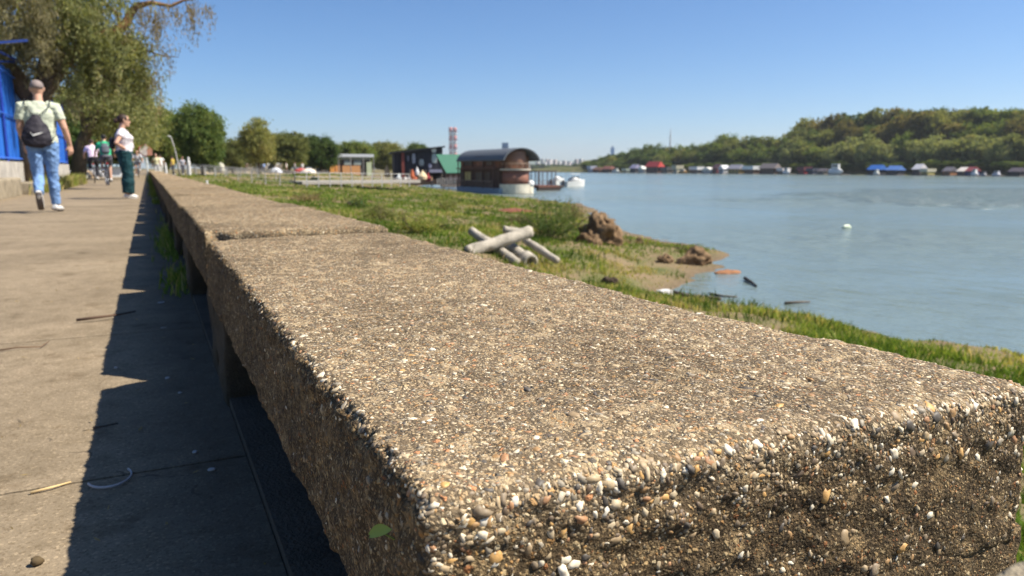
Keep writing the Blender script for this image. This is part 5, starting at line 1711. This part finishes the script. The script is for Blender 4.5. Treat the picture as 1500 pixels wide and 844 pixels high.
# ================================================================== FAR BANK HUTS
def hut(x0, x1, yt, yb, wall, roof, label, kind='gable', dx=0.0, rooffrac=.4, over=.03, name='river_hut', cat='hut'):
    xb = FB - 5 + dx
    a = onx(x1, yb, xb); c = onx(x0, yb, xb)
    y0, y1 = a[1], c[1]
    y0, y1 = y0 + (y1 - y0) * .08, y1 - (y1 - y0) * .08
    zc = (np.array([xb, (y0 + y1) / 2, .6]) - EYE) @ FWD
    h_ = (256.5 - yt) * zc / FPX * .88 + .3
    t = thing(name, label, cat, (xb, (y0 + y1) / 2, WATER), 0, 'huts and boats moored along the far bank')
    w_ = (y1 - y0)
    dep = 4.5
    wm, rm = P(tuple(x * .8 for x in wall), .75), P(tuple(x * .82 for x in roof), .65)
    MB().box((dep / 2, 0, .18), (dep + 1.2, w_ * 1.08, .5)).build('float', P((.10, .085, .075), .85), t)
    hw = h_ * (1 - rooffrac)
    if kind == 'boat':
        MB().tube([(0, -w_ * .5, hw * .6), (0, -w_ * .3, hw * .5), (0, w_ * .3, hw * .5), (0, w_ * .5, hw * .5)], [(.1, .2), (1.0, hw * .5), (1.1, hw * .5), (.9, hw * .45)], 12, (1, 0, 0)).build('hull', wm, t, True)
        MB().box((.0, .05 * w_, hw + (h_ - hw) / 2), (1.5, w_ * .5, h_ - hw)).build('cabin', rm, t)
        MB().box((-.78, .05 * w_, hw + (h_ - hw) * .6), (.06, w_ * .42, (h_ - hw) * .4)).build('window', M['glass'], t)
        return
    MB().box((dep / 2 + .3, 0, .42 + (hw - .42) / 2), (dep, w_ * .9, hw - .42)).build('wall', wm, t)
    if kind == 'gable':
        m = MB()
        e = w_ * (.5 + over)
        m.add([(-.4, -e, hw), (-.4, e, hw), (dep / 2 + .3, e * .92, h_), (dep / 2 + .3, -e * .92, h_), (dep + 1, e, hw), (dep + 1, -e, hw), (-.4, -e, hw - .12), (-.4, e, hw - .12), (dep + 1, e, hw - .12), (dep + 1, -e, hw - .12)],
              [(0, 3, 2, 1), (3, 5, 4, 2), (0, 1, 7, 6), (6, 7, 8, 9), (4, 5, 9, 8), (0, 6, 9, 5, 3), (1, 2, 4, 8, 7)])
        m.build('roof', rm, t)
    elif kind == 'front':
        m = MB().add([(-.2, -w_ * .55, hw), (-.2, w_ * .55, hw), (-.2, 0, h_), (dep + .6, -w_ * .55, hw), (dep + .6, w_ * .55, hw), (dep + .6, 0, h_)], [(0, 2, 1), (3, 4, 5), (0, 3, 5, 2), (1, 2, 5, 4), (0, 1, 4, 3)])
        m.build('roof', rm, t)
    else:
        MB().box((dep / 2, 0, (hw + h_) / 2), (dep + 1.4, w_ * (1 + over * 2), h_ - hw)).build('roof', rm, t)
    nw = max(1, int(w_ / 2.6))
    for i in range(nw):
        yy = -w_ * .45 + w_ * .9 * (i + .5) / nw
        MB().box((.27, yy, hw * .62), (.08, w_ * .9 / nw * .5, hw * .32)).build('window', P((.03, .035, .04), .2), t)
    MB().box((.26, w_ * .36, hw * .45), (.07, .7, hw * .6)).build('door', P(tuple(x * .5 for x in wall), .7), t)


HUTS = [
 (860, 866, 246, 256, (.55, .58, .66), (.4, .42, .5), 'small pale lilac hut at the tip of the wooded far bank', 'flat'),
 (867, 877, 248, 256, (.28, .13, .08), (.17, .09, .06), 'reddish brown hut next to the pale lilac one', 'gable'),
 (880, 894, 246, 256, (.14, .085, .06), (.26, .10, .07), 'dark hut with dull red roof left of the low white boat', 'gable'),
 (897, 908, 250, 256, (.72, .72, .66), (.66, .68, .6), 'low white boat left of the red roofed hut', 'boat'),
 (911, 918, 250, 256, (.50, .55, .45), (.4, .46, .38), 'tiny pale green hut left of the white round fronted one', 'flat'),
 (921, 931, 243, 253, (.07, .07, .08), (.34, .32, .44), 'dark hut with lilac grey roof set back left of the red roof', 'gable'),
 (934, 942, 245.5, 256, (.74, .76, .72), (.68, .70, .66), 'white hut touching the left side of the red roofed hut', 'front'),
 (943, 965, 238, 256, (.15, .075, .06), (.66, .075, .06), 'large hut with bright red roof on the far bank', 'gable'),
 (967, 978, 247, 256, (.28, .24, .2), (.12, .12, .12), 'grey brown hut just right of the red roof', 'flat'),
 (984, 992, 244, 256, (.66, .60, .44), (.5, .46, .34), 'narrow cream hut with tall windows', 'flat'),
 (994, 1007, 250, 256, (.55, .30, .10), (.6, .55, .44), 'low orange hulled boat right of the cream hut', 'boat'),
 (1009, 1023, 246, 254, (.16, .15, .14), (.78, .77, .76), 'hut with flat white roof above the orange hull', 'flat'),
 (1026, 1042, 246.5, 256, (.74, .72, .68), (.70, .68, .62), 'wide white boathouse with low gable', 'front'),
 (1042, 1050, 241, 255, (.18, .05, .06), (.10, .05, .06), 'narrow dark red hut right of the white boathouse', 'gable'),
 (1051, 1060, 243, 255, (.58, .58, .6), (.66, .66, .68), 'small white hut beside the narrow dark red one', 'front'),
 (1063, 1084, 242, 256, (.50, .36, .12), (.34, .33, .37), 'mustard yellow hut under a wide grey roof', 'gable'),
 (1087, 1105, 244, 256, (.24, .14, .085), (.80, .81, .80), 'brown hut under a flat bright white roof', 'flat'),
 (1109, 1136, 239.5, 256, (.15, .095, .07), (.24, .20, .185), 'long brown hut with long grey roof', 'gable'),
 (1138, 1148, 247, 255, (.30, .26, .25), (.70, .64, .62), 'hut with pale pink roof next to the white cruiser', 'flat'),
 (1147, 1158, 246.5, 256.5, (.80, .79, .76), (.76, .75, .72), 'bulky white cruiser at the middle of the far bank', 'boat'),
 (1167, 1179, 245, 256, (.36, .06, .075), (.16, .05, .06), 'dull red hut between two dark ones', 'flat'),
 (1181, 1192, 247, 256, (.10, .13, .20), (.07, .08, .11), 'dark blue hut right of the dull red one', 'flat'),
 (1195, 1208, 247, 256, (.30, .26, .21), (.10, .09, .1), 'hut with small cream window right of the dark blue one', 'gable'),
 (1213, 1236, 239.5, 257, (.78, .78, .75), (.74, .74, .72), 'white two-deck houseboat on the far bank', 'boat'),
 (1268, 1290, 240.5, 256, (.05, .055, .07), (.03, .15, .50), 'dark hut with deep blue roof', 'gable'),
 (1280, 1288, 248, 257, (.70, .70, .64), (.6, .62, .58), 'small cream boat before the deep blue roof', 'boat'),
 (1295, 1316, 241.5, 256, (.06, .06, .075), (.10, .22, .54), 'hut with lighter blue roof', 'gable'),
 (1334, 1348, 238.5, 256, (.12, .1, .09), (.66, .64, .66), 'dark hut under a large sloping white roof', 'gable'),
 (1347, 1360, 246, 257, (.68, .58, .20), (.6, .56, .42), 'bright yellow hut front by the sloping white roof', 'flat'),
 (1378, 1393, 243, 256, (.44, .20, .09), (.14, .13, .15), 'orange fronted hut with dark roof', 'gable'),
 (1400, 1413, 243, 254, (.16, .12, .1), (.76, .68, .60), 'hut with cream awning-like roof left of the red and blue one', 'gable'),
 (1411, 1426, 242.5, 255, (.13, .15, .34), (.22, .045, .05), 'blue hut with dark red roof', 'gable'),
 (1423, 1433, 246, 257, (.82, .80, .78), (.76, .76, .75), 'white round fronted cruiser before the blue hut', 'boat'),
 (1437, 1446, 250, 256, (.36, .36, .38), (.2, .2, .22), 'small grey boat right of the white round fronted cruiser', 'boat'),
 (1454, 1467, 249, 257, (.68, .66, .70), (.6, .6, .64), 'small white boat near the right edge of the far bank', 'boat'),
 (1474, 1496, 243, 256, (.05, .045, .05), (.09, .075, .09), 'dark hut at the right end of the far bank', 'gable'),
]
for (x0, x1, yt, yb, wl, rf, lb, kd) in HUTS:
    pos = -2.5 if kd == 'boat' else rs.uniform(-.5, 1.5)
    hut(x0, x1, yt, yb, wl, rf, lb, kd, pos, name='moored_boat' if kd == 'boat' else 'river_hut', cat='boat' if kd == 'boat' else 'hut', rooffrac=.45 if kd != 'boat' else .42)

# ================================================================== DISTANT CITY
def tower(name, label, px, ytop, dist, wpx, colr, cat):
    q = atd(px, 247, dist); zc = (q - EYE) @ FWD
    h_ = .6 + (247 - ytop) * zc / FPX + 3; w_ = wpx * zc / FPX
    t = thing(name, label, cat, (q[0], q[1], -3), -YAW)
    return t, h_, w_
t, h_, w_ = tower('office_tower', '', 740, 210, 1500, 9.5, None, 'tower')
tag(t, 'blue glass tower block rising behind the houseboat roof', 'tower')
MB().box((0, 0, h_ / 2), (w_, w_, h_)).build('wall', P((.16, .28, .42), .3), t)
m = MB()
for i in range(12): m.box((0, -w_ / 2, h_ * (.2 + .065 * i)), (w_ * .96, .3, h_ * .02))
m.build('window_band', P((.08, .16, .28), .2), t)
t, h_, w_ = tower('office_tower', '', 896.5, 217, 2300, 5, None, 'tower')
tag(t, 'tiny blue tower above the tip of the wooded far bank', 'tower')
MB().box((0, 0, h_ / 2), (w_, w_, h_)).build('wall', P((.14, .30, .52), .3), t)
MB().box((0, 0, h_ + 2), (w_ * .4, w_ * .4, 6)).build('roof_plant', P((.2, .3, .45), .5), t)
t, h_, w_ = tower('radio_mast', '', 980.5, 190, 1200, 2.6, None, 'mast')
tag(t, 'thin grey radio mast standing behind the far bank trees', 'mast')
MB().tube([(0, 0, 0), (0, 0, h_ * .6), (0, 0, h_ * .86)], [w_ * .5, w_ * .45, w_ * .35], 8).build('shaft', P((.42, .40, .40), .6), t)
MB().tube([(0, 0, h_ * .86), (0, 0, h_)], [w_ * .22, w_ * .12], 6).build('antenna', P((.45, .35, .35), .6), t)
# paired red and white chimney
t, h_, w_ = tower('chimney', '', 664, 188, 1900, 5, None, 'chimney')
tag(t, 'red and white striped pair of chimney flues above the green roof', 'chimney')
for sx in (-.62, .62):
    for k in range(10):
        MB().cyl((sx * w_, 0, h_ * k / 10), (sx * w_, 0, h_ * (k + 1) / 10), w_ * .55, w_ * .55, 14).build('red_band' if k % 2 else 'white_band', P((.46, .19, .18), .6) if k % 2 else P((.6, .58, .58), .6), t, True)
m = MB()
for k in (3, 5, 7, 9): m.box((0, 0, h_ * k / 10), (w_ * 2.6, w_ * 1.3, h_ * .012))
m.build('platform', P((.4, .3, .3), .6), t)
# skyline blocks and wooded ridge
ridge_r = np.random.RandomState(4)
xsR = np.linspace(700, 905, 90)
v = []
for i, px_ in enumerate(xsR):
    yt = 236 + 2.0 * math.sin(i * .13) - 2.0 * math.exp(-((px_ - 850) / 40) ** 2)
    a = atd(px_, 247, 4300); c = atd(px_, 247, 5600); a[2] = -2; c[2] = .6 + (247 - yt) * 5600 / FPX
    e = atd(px_, 247, 6500); e[2] = -2
    v += [a, c, e]
f = [(3 * i + j, 3 * i + j + 1, 3 * i + j + 4, 3 * i + j + 3) for i in range(89) for j in range(2)]
tag(MB().add(v, f).build('hills', P((.12, .15, .10), .95)), kind='structure')
for i in range(34):
    px_ = 786 + i * 2.65 + ridge_r.uniform(-1, 1)
    dist = ridge_r.uniform(2500, 3300)
    q = atd(px_, 247, dist); zc = (q - EYE) @ FWD
    w_ = ridge_r.uniform(3, 6.5) * zc / FPX; h_ = (247 - ridge_r.uniform(232.5, 240)) * zc / FPX + 3
    cc = [(.55, .50, .46), (.62, .60, .58), (.50, .42, .38), (.58, .52, .50)][i % 4]
    t = thing('apartment_block', 'hazy pale apartment block in the low skyline beyond the river bend', 'building', (q[0], q[1], -2.5), ridge_r.rand(), 'apartment blocks on the distant skyline')
    MB().box((0, 0, h_ / 2), (w_, w_ * .7, h_)).build('wall', P(cc, .8), t)
    m = MB()
    for k in range(4): m.box((0, 0, h_ * (.25 + .19 * k)), (w_ + .5, w_ * .7 + .5, h_ * .06))
    m.build('window_band', P((.22, .22, .24), .5), t)
# trees along the distant shore
DT = proto_tree(10, 9, 900, M['leafdark'], 40, 30, .6, .6, 0, .15, .4, 'round')
for i in range(30):
    px_ = 780 + i * 3.2 + ridge_r.uniform(-1, 1)
    dist = ridge_r.uniform(1300, 1700)
    q = atd(px_, 247, dist)
    s_ = ridge_r.uniform(.9, 1.35)
    tree('broadleaf_tree', 'small dark tree on the distant shore below the skyline blocks', 'tree', DT[0], DT[1], (q[0], q[1], -3), ridge_r.rand() * 6, (s_ * 1.3, s_ * 1.3, s_), 'trees on the distant shore')
v = [atd(690, 247, 1250), atd(900, 247, 1250), atd(930, 247, 5600), atd(660, 247, 5600)]
for p_ in v: p_[2] = -2.2
tag(MB().add(v, [(0, 1, 2, 3)]).build('distant_shore', M['land']), kind='structure')

# ================================================================== THINGS ON THE BANK
def log(label, a, c, r0, r1, name='concrete_pole', cat='pole', n=14, ends=True):
    a = np.array(a, float); c = np.array(c, float); mid = (a + c) / 2
    k_ = np.linspace(0, 1, 25)[:, None]
    pts = a + (c - a) * k_ - mid
    m = MB().tube(pts, [r0 + (r1 - r0) * float(q_) for q_ in k_], n, (0, 0, 1))
    me = m.mesh(name, True); deform(me, r0 * .16, 3.0, int(abs(a[0]) * 10)); deform(me, r0 * .10, 14.0, 5)
    o = link(name, me, M['post'], None, mid)
    return tag(o, label, cat)
def lift(px, py, dist): return atd(px, py, dist)
gp = ground(742, 378)
D0 = math.hypot(gp[0], gp[1])
k_ = D0 / 16.0
log('thick pale concrete pole lying across the top of the pile', lift(684, 370, D0 - .5), lift(776, 339, D0 + .55), .135 * k_, .125 * k_)
log('grey concrete pole slanting down beneath the thick one', lift(690, 338, D0 + 1.0), lift(757, 385, D0 - .45), .105 * k_, .10 * k_)
o = MB()
pa, pc = lift(742, 357, D0 + .9), lift(777, 384, D0 - .3)
mid = (pa + pc) / 2
o.pipe(pa - mid, pc - mid, .125 * k_, .085 * k_, 22)
dd = (pc - pa) / np.linalg.norm(pc - pa)
o.pipe(pc - mid - dd * .28, pc - mid + dd * .02, .175 * k_, .105 * k_, 22)
tag(o.build('concrete_pipe', M['post'], None, True, mid), 'hollow concrete pipe with flared open end at the front of the pile', 'pipe')
log('thin grey pole lying right of the open pipe', lift(770, 352, D0 + 1.0), lift(816, 382, D0 - .1), .085 * k_, .08 * k_)
log('short grey stub poking out behind the pile of poles', lift(738, 336, D0 + 1.2), lift(758, 340, D0 + 1.3), .09 * k_, .09 * k_)


def mound(name, label, px, py, wpx, hpx, mat, seed, cat, flat=1.0, amp=.22):
    g0 = ground(px, py); d0 = math.hypot(g0[0], g0[1]); sc_ = (g0 - EYE) @ FWD / FPX
    w_, h_ = wpx * sc_ / 2, hpx * sc_
    m = MB().ell((0, 0, 0), (w_, w_ * .8 * flat, h_), 56, 36)
    m.v[0][:, 2] = np.maximum(m.v[0][:, 2], -.15 * h_)
    me = m.mesh(name, True); deform(me, min(w_, h_) * amp * 1.6, 1.6 / max(w_, .2), seed); deform(me, min(w_, h_) * amp * .42, 5 / max(w_, .2), seed + 4); deform(me, min(w_, h_) * amp * .3, 14 / max(w_, .2), seed + 9)
    return tag(link(name, me, mat, None, g0), label, cat)
mound('earth_mound', 'big brown earth mound at the water edge', 879, 356, 62, 36, M['soil'], 3, 'mound')
mound('earth_mound', 'low brown clod at the foot of the big mound on its left', 862, 356, 34, 12, M['soil'], 7, 'mound')
mound('soil_clump', 'dark brown clod on the grassy spit right of the big mound', 936, 357, 14, 9, M['soil'], 8, 'clod')
mound('soil_clump', 'long brown eroded soil bank near the tip of the spit', 1018, 386, 66, 18, M['soil'], 9, 'clod', .5)
mound('soil_clump', 'grey brown lump at the left end of the eroded soil bank', 975, 384, 22, 10, M['soil'], 12, 'clod')
mound('soil_clump', 'dark clod in the grass just beyond the bench edge', 893, 416, 26, 10, P((.05, .035, .022), .95), 13, 'clod')
mound('reed_debris', 'flat reddish brown debris washed up at the water edge past the spit', 1066, 400, 48, 5, P((.26, .12, .055), .9), 14, 'debris', .6)
mound('leaf_litter', 'reddish brown patch of dead leaves in the grass near the houseboat', 752, 310, 66, 4, P((.17, .06, .035), .95), 15, 'leaf litter', .8)
mound('soil_clump', 'dark bush-like clod in the grass under the white railing', 460, 268, 12, 9, P((.02, .035, .012), .95), 16, 'clod')
mound('weed_clump', 'dark green clump low in the grass above the bench', 520, 303, 26, 10, P((.03, .06, .015), .95), 17, 'weeds')


def stick(name, label, pts, r0, mat, cat='stick'):
    pts = [np.array(p_, float) for p_ in pts]; mid = sum(pts) / len(pts)
    m = MB().tube([p_ - mid for p_ in pts], [r0 * (1 - .5 * i / max(1, len(pts) - 1)) for i in range(len(pts))], 8, (0, 0, 1))
    me = m.mesh(name, True)
    return tag(link(name, me, mat, None, mid), label, cat)
drift = P((.11, .085, .06), .9, var=.35)
def gw(px, py, dz=.03):
    g0 = ground(px, py); g0[2] += dz; return g0
stick('driftwood', 'grey driftwood branch lying along the muddy cove', [gw(985, 431), gw(1010, 436), gw(1035, 438), gw(1056, 440)], .07, drift, 'driftwood')
stick('driftwood', 'short dark stick floating off the tip of the spit', [gw(1091, 411, .06), gw(1100, 416, .05), gw(1108, 421, .03)], .05, P((.03, .025, .022), .8), 'driftwood')
stick('driftwood', 'thin floating branch in the shallows above the near grass', [gw(1150, 446), gw(1165, 445), gw(1186, 444)], .035, drift, 'driftwood')
stick('driftwood', 'thin dark twig in shallow water left of the floating branch', [gw(1040, 432), gw(1060, 436), gw(1080, 437)], .03, drift, 'driftwood')
gq = gw(973, 432, .05)
tag(MB().box((0, 0, 0), (.34, .2, .12), R(10)).build('foam_block', M['white'], None, False, gq), 'white foam block lying at the end of the driftwood branch', 'litter')
gq = onz(1240, 335, WATER)
m = MB().tube([(-.3, 0, .03), (-.15, 0, .08), (.15, 0, .09), (.32, 0, .04)], [(.04, .03), (.12, .07), (.12, .07), (.05, .03)], 10, (0, 0, 1))
tag(m.build('plastic_bottle', P((.6, .66, .5), .4), None, True, gq), 'pale plastic bottle floating out on the river', 'litter')


def bush(label, px, py, wpx, hpx, mat, n, size, seed, tint=.5, name='bush'):
    g0 = ground(px, py); sc_ = (g0 - EYE) @ FWD / FPX
    w_, h_ = wpx * sc_, hpx * sc_
    t = thing(name, label, 'bush', g0)
    pts, cl = crown_points([((0, 0, h_ * .45), (w_ * .42, w_ * .4, h_ * .45), n), ((w_ * .2, 0, h_ * .25), (w_ * .3, w_ * .3, h_ * .3), n // 2), ((-w_ * .2, 0, h_ * .25), (w_ * .3, w_ * .3, h_ * .3), n // 2)], 40, seed, .3)
    v, q_, a = leaves(pts, size, .3, seed, 0, tint, .2, cl)
    link('foliage', fast_mesh('foliage', v, quads=q_, attr=a), mat, t)
    m = MB(); r_ = np.random.RandomState(seed)
    for k in range(9):
        e = r_.normal(size=3) * np.array([w_ * .3, w_ * .3, h_ * .2]) + (0, 0, h_ * .85)
        m.tube([(0, 0, -.05), e * .5 + r_.normal(size=3) * .05, e], [.02, .013, .005], 5)
    m.build('stem', M['bark'], t)
bush('grey-green bush between the pile of poles and the big earth mound', 806, 350, 96, 66, M['leafdark'], 56, .05, 61, .62)
bush('sparse dry weed bush at the water edge behind the grey-green bush', 838, 322, 46, 34, M['leafbrown'], 14, .06, 62, .3)
bush('small green bush in the grass left of the pile of poles', 640, 338, 50, 16, M['leafgreen'], 18, .05, 63, .7)
bush('dry brown weed bush below the reddish leaf patch', 760, 330, 44, 18, M['leafbrown'], 14, .05, 64, .4)
bush('dark green bush on the tip of the grassy spit', 1014, 372, 46, 14, M['leafgreen'], 20, .045, 66, .75)

bush('leafy green weed bush close behind the bench edge left of the poles', 612, 342, 66, 34, M['leafgreen'], 26, .045, 67, .75)
bush('brownish green weed bush just past the bench edge at the second slab', 556, 322, 56, 26, M['leafolive'], 20, .045, 68, .45)
bush('dark green weed bush further up the bank above the second slab', 522, 306, 34, 20, M['leafdark'], 16, .05, 69, .5)
bush('dry brown weed bush at the left end of the meadow by the bench', 450, 296, 50, 18, M['leafbrown'], 14, .045, 70, .35)
bush('low green weed bush on the meadow halfway to the houseboat', 650, 306, 60, 16, M['leafgreen'], 16, .06, 71, .8)

# ================================================================== LITTER ON THE PATH
a = np.linspace(R(200), R(395), 14)
c0 = onz(161, 706, 0)
m = MB().tube([(.038 * math.cos(t), .05 * math.sin(t) , .006) for t in a], [(.0026, .002)] * 14, 7, (0, 0, 1))
tag(m.build('plastic_strip', P((.40, .38, .38), .5), None, True, (c0[0], c0[1] + .01, 0)), 'curved white plastic strip lying in the shade on the path', 'litter')
stick('twig', 'long thin dark twig lying across the shadow edge', [onz(112, 469, .012), onz(150, 464, .018), onz(175, 461, .014), onz(198, 456, .012)], .006, P((.10, .06, .04), .9), 'twig')
stick('straw_stalk', 'pale straw stalk on the sunny path near the white strip', [onz(44, 722, .004), onz(75, 714, .006), onz(104, 706, .004)], .0028, P((.62, .45, .22), .7), 'straw')
stick('twig', 'short bent twig in the sunlit middle of the path', [onz(0, 513, .008), onz(25, 509, .008), onz(60, 508, .008), onz(72, 500, .01)], .003, P((.15, .095, .06), .9), 'twig')
stick('twig', 'tiny twig in the shade above the white strip', [onz(136, 627, .005), onz(155, 624, .006), onz(172, 620, .004)], .003, P((.06, .045, .035), .9), 'twig')
c0 = onz(55, 828, 0)
me = MB().ell((0, 0, .007), (.009, .008, .007), 12, 8).mesh('nut', True); deform(me, .002, 200, 3)
tag(link('nut', me, P((.10, .07, .035), .8), None, c0), 'small brown nut lying on the path in the bottom left corner', 'nut')
rl = np.random.RandomState(8)
m0 = None
for i, (px_, py_, sx, lb) in enumerate(((240, 481, .022, 'crumpled white scrap in the shade nearest the third joint'), (264, 577, .012, 'tiny white scrap beside the shaded bench leg'), (236, 444, .03, 'flat grey scrap in the shade beside the weeds'), (246, 555, .012, 'tiny pale scrap above the shaded light slot'), (286, 664, .01, 'tiny white speck in the deep shade under the bench'), (310, 690, .014, 'pale flat scrap in the deep shade under the bench'), (170, 540, .01, 'pale speck beside the first light slot'))):
    c0 = onz(px_, py_, 0)
    sx *= .55; me = MB().ell((0, 0, .003), (sx, sx * .5, .003), 9, 6).mesh('paper_scrap', True); deform(me, sx * .25, 60, i)
    tag(link('paper_scrap', me, P((.42, .41, .40), .7), None, (c0[0], c0[1], 0)), lb, 'litter')
def leaf_litter():
    t = []
    n = 130
    y = np.exp(rl.uniform(math.log(1.1), math.log(14), n)); x = rl.uniform(-2.0, .12, n)
    x = np.where(rl.rand(n) < .5, rl.uniform(-.45, .12, n), x)
    v, q_, a = leaves(np.stack([x, y, .006 + 0 * x], 1), .010, .45, 9, 0, .5, .3)
    v = v.reshape(-1, 4, 3); c_ = v.mean(1, keepdims=True); v[..., 2] = c_[..., 2] + (v[..., 2] - c_[..., 2]) * .3; v[..., 2] -= np.minimum(0, v[..., 2].min(1) - .003)[:, None]
    o = link('dead_leaf_scatter', fast_mesh('dead_leaf_scatter', v.reshape(-1, 3), quads=q_, attr=a), M['leafbrown'])
    tag(o, 'small dead leaves and crumbs scattered over the path', 'dead leaves', kind='stuff')
leaf_litter()

# ================================================================== LIGHT, SKY, CAMERA
KT, KS = .71, .37                      # shadow run per metre of height: left, and away
to_sun = np.array([KT, -KS, 1.0]); to_sun /= np.linalg.norm(to_sun)
elev = math.asin(to_sun[2]); azim = math.atan2(to_sun[0], to_sun[1])
ld = bpy.data.lights.new('sun', 'SUN')
ld.energy = 5.0; ld.angle = R(.53); ld.color = (1.0, .93, .82)
lo = bpy.data.objects.new('sun', ld); col.objects.link(lo)
import mathutils
lo.rotation_euler = mathutils.Vector(to_sun).to_track_quat('Z', 'Y').to_euler()
w = bpy.data.worlds.new('World'); scene.world = w; w.use_nodes = True
t = w.node_tree; t.nodes.clear()
sky = t.nodes.new('ShaderNodeTexSky'); sky.sky_type = 'NISHITA'; sky.sun_disc = False
sky.sun_elevation = elev; sky.sun_rotation = azim
sky.air_density = .85; sky.dust_density = .3; sky.ozone_density = 8.0; sky.altitude = 0
bg = t.nodes.new('ShaderNodeBackground'); bg.inputs[1].default_value = .075
ou = t.nodes.new('ShaderNodeOutputWorld')
hs = t.nodes.new('ShaderNodeHueSaturation'); hs.inputs['Saturation'].default_value = 1.08
t.links.new(sky.outputs[0], hs.inputs['Color']); t.links.new(hs.outputs[0], bg.inputs[0]); t.links.new(bg.outputs[0], ou.inputs[0])

hz = MB().box((0, 2600, 100), (7600, 9400, 212))
mh, th = nt('haze_air')
pv_n = th.nodes.new('ShaderNodeVolumePrincipled')
pv_n.inputs['Color'].default_value = (.84, .88, .94, 1); pv_n.inputs['Density'].default_value = .00011
pv_n.inputs['Anisotropy'].default_value = .3
th.links.new(pv_n.outputs[0], th.nodes.new('ShaderNodeOutputMaterial').inputs['Volume'])
tag(hz.build('haze', mh), kind='stuff')

cd = bpy.data.cameras.new('camera')
cd.sensor_width = 36; cd.sensor_fit = 'HORIZONTAL'; cd.lens = FPX / 1500 * 36
cd.clip_start = .02; cd.clip_end = 20000
cd.dof.use_dof = True; cd.dof.focus_distance = .68; cd.dof.aperture_fstop = 10.5
co = bpy.data.objects.new('camera', cd); col.objects.link(co)
mt = mathutils.Matrix(((RGT[0], UPV[0], -FWD[0], EYE[0]), (RGT[1], UPV[1], -FWD[1], EYE[1]), (RGT[2], UPV[2], -FWD[2], EYE[2]), (0, 0, 0, 1)))
co.matrix_world = mt
scene.camera = co
vs = scene.view_settings
vs.view_transform = 'Standard'; vs.look = 'None'; vs.gamma = 1.0; vs.use_curve_mapping = False
vs.exposure = 0.9
scene.cycles.use_denoising = True
scene.cycles.max_bounces = 6
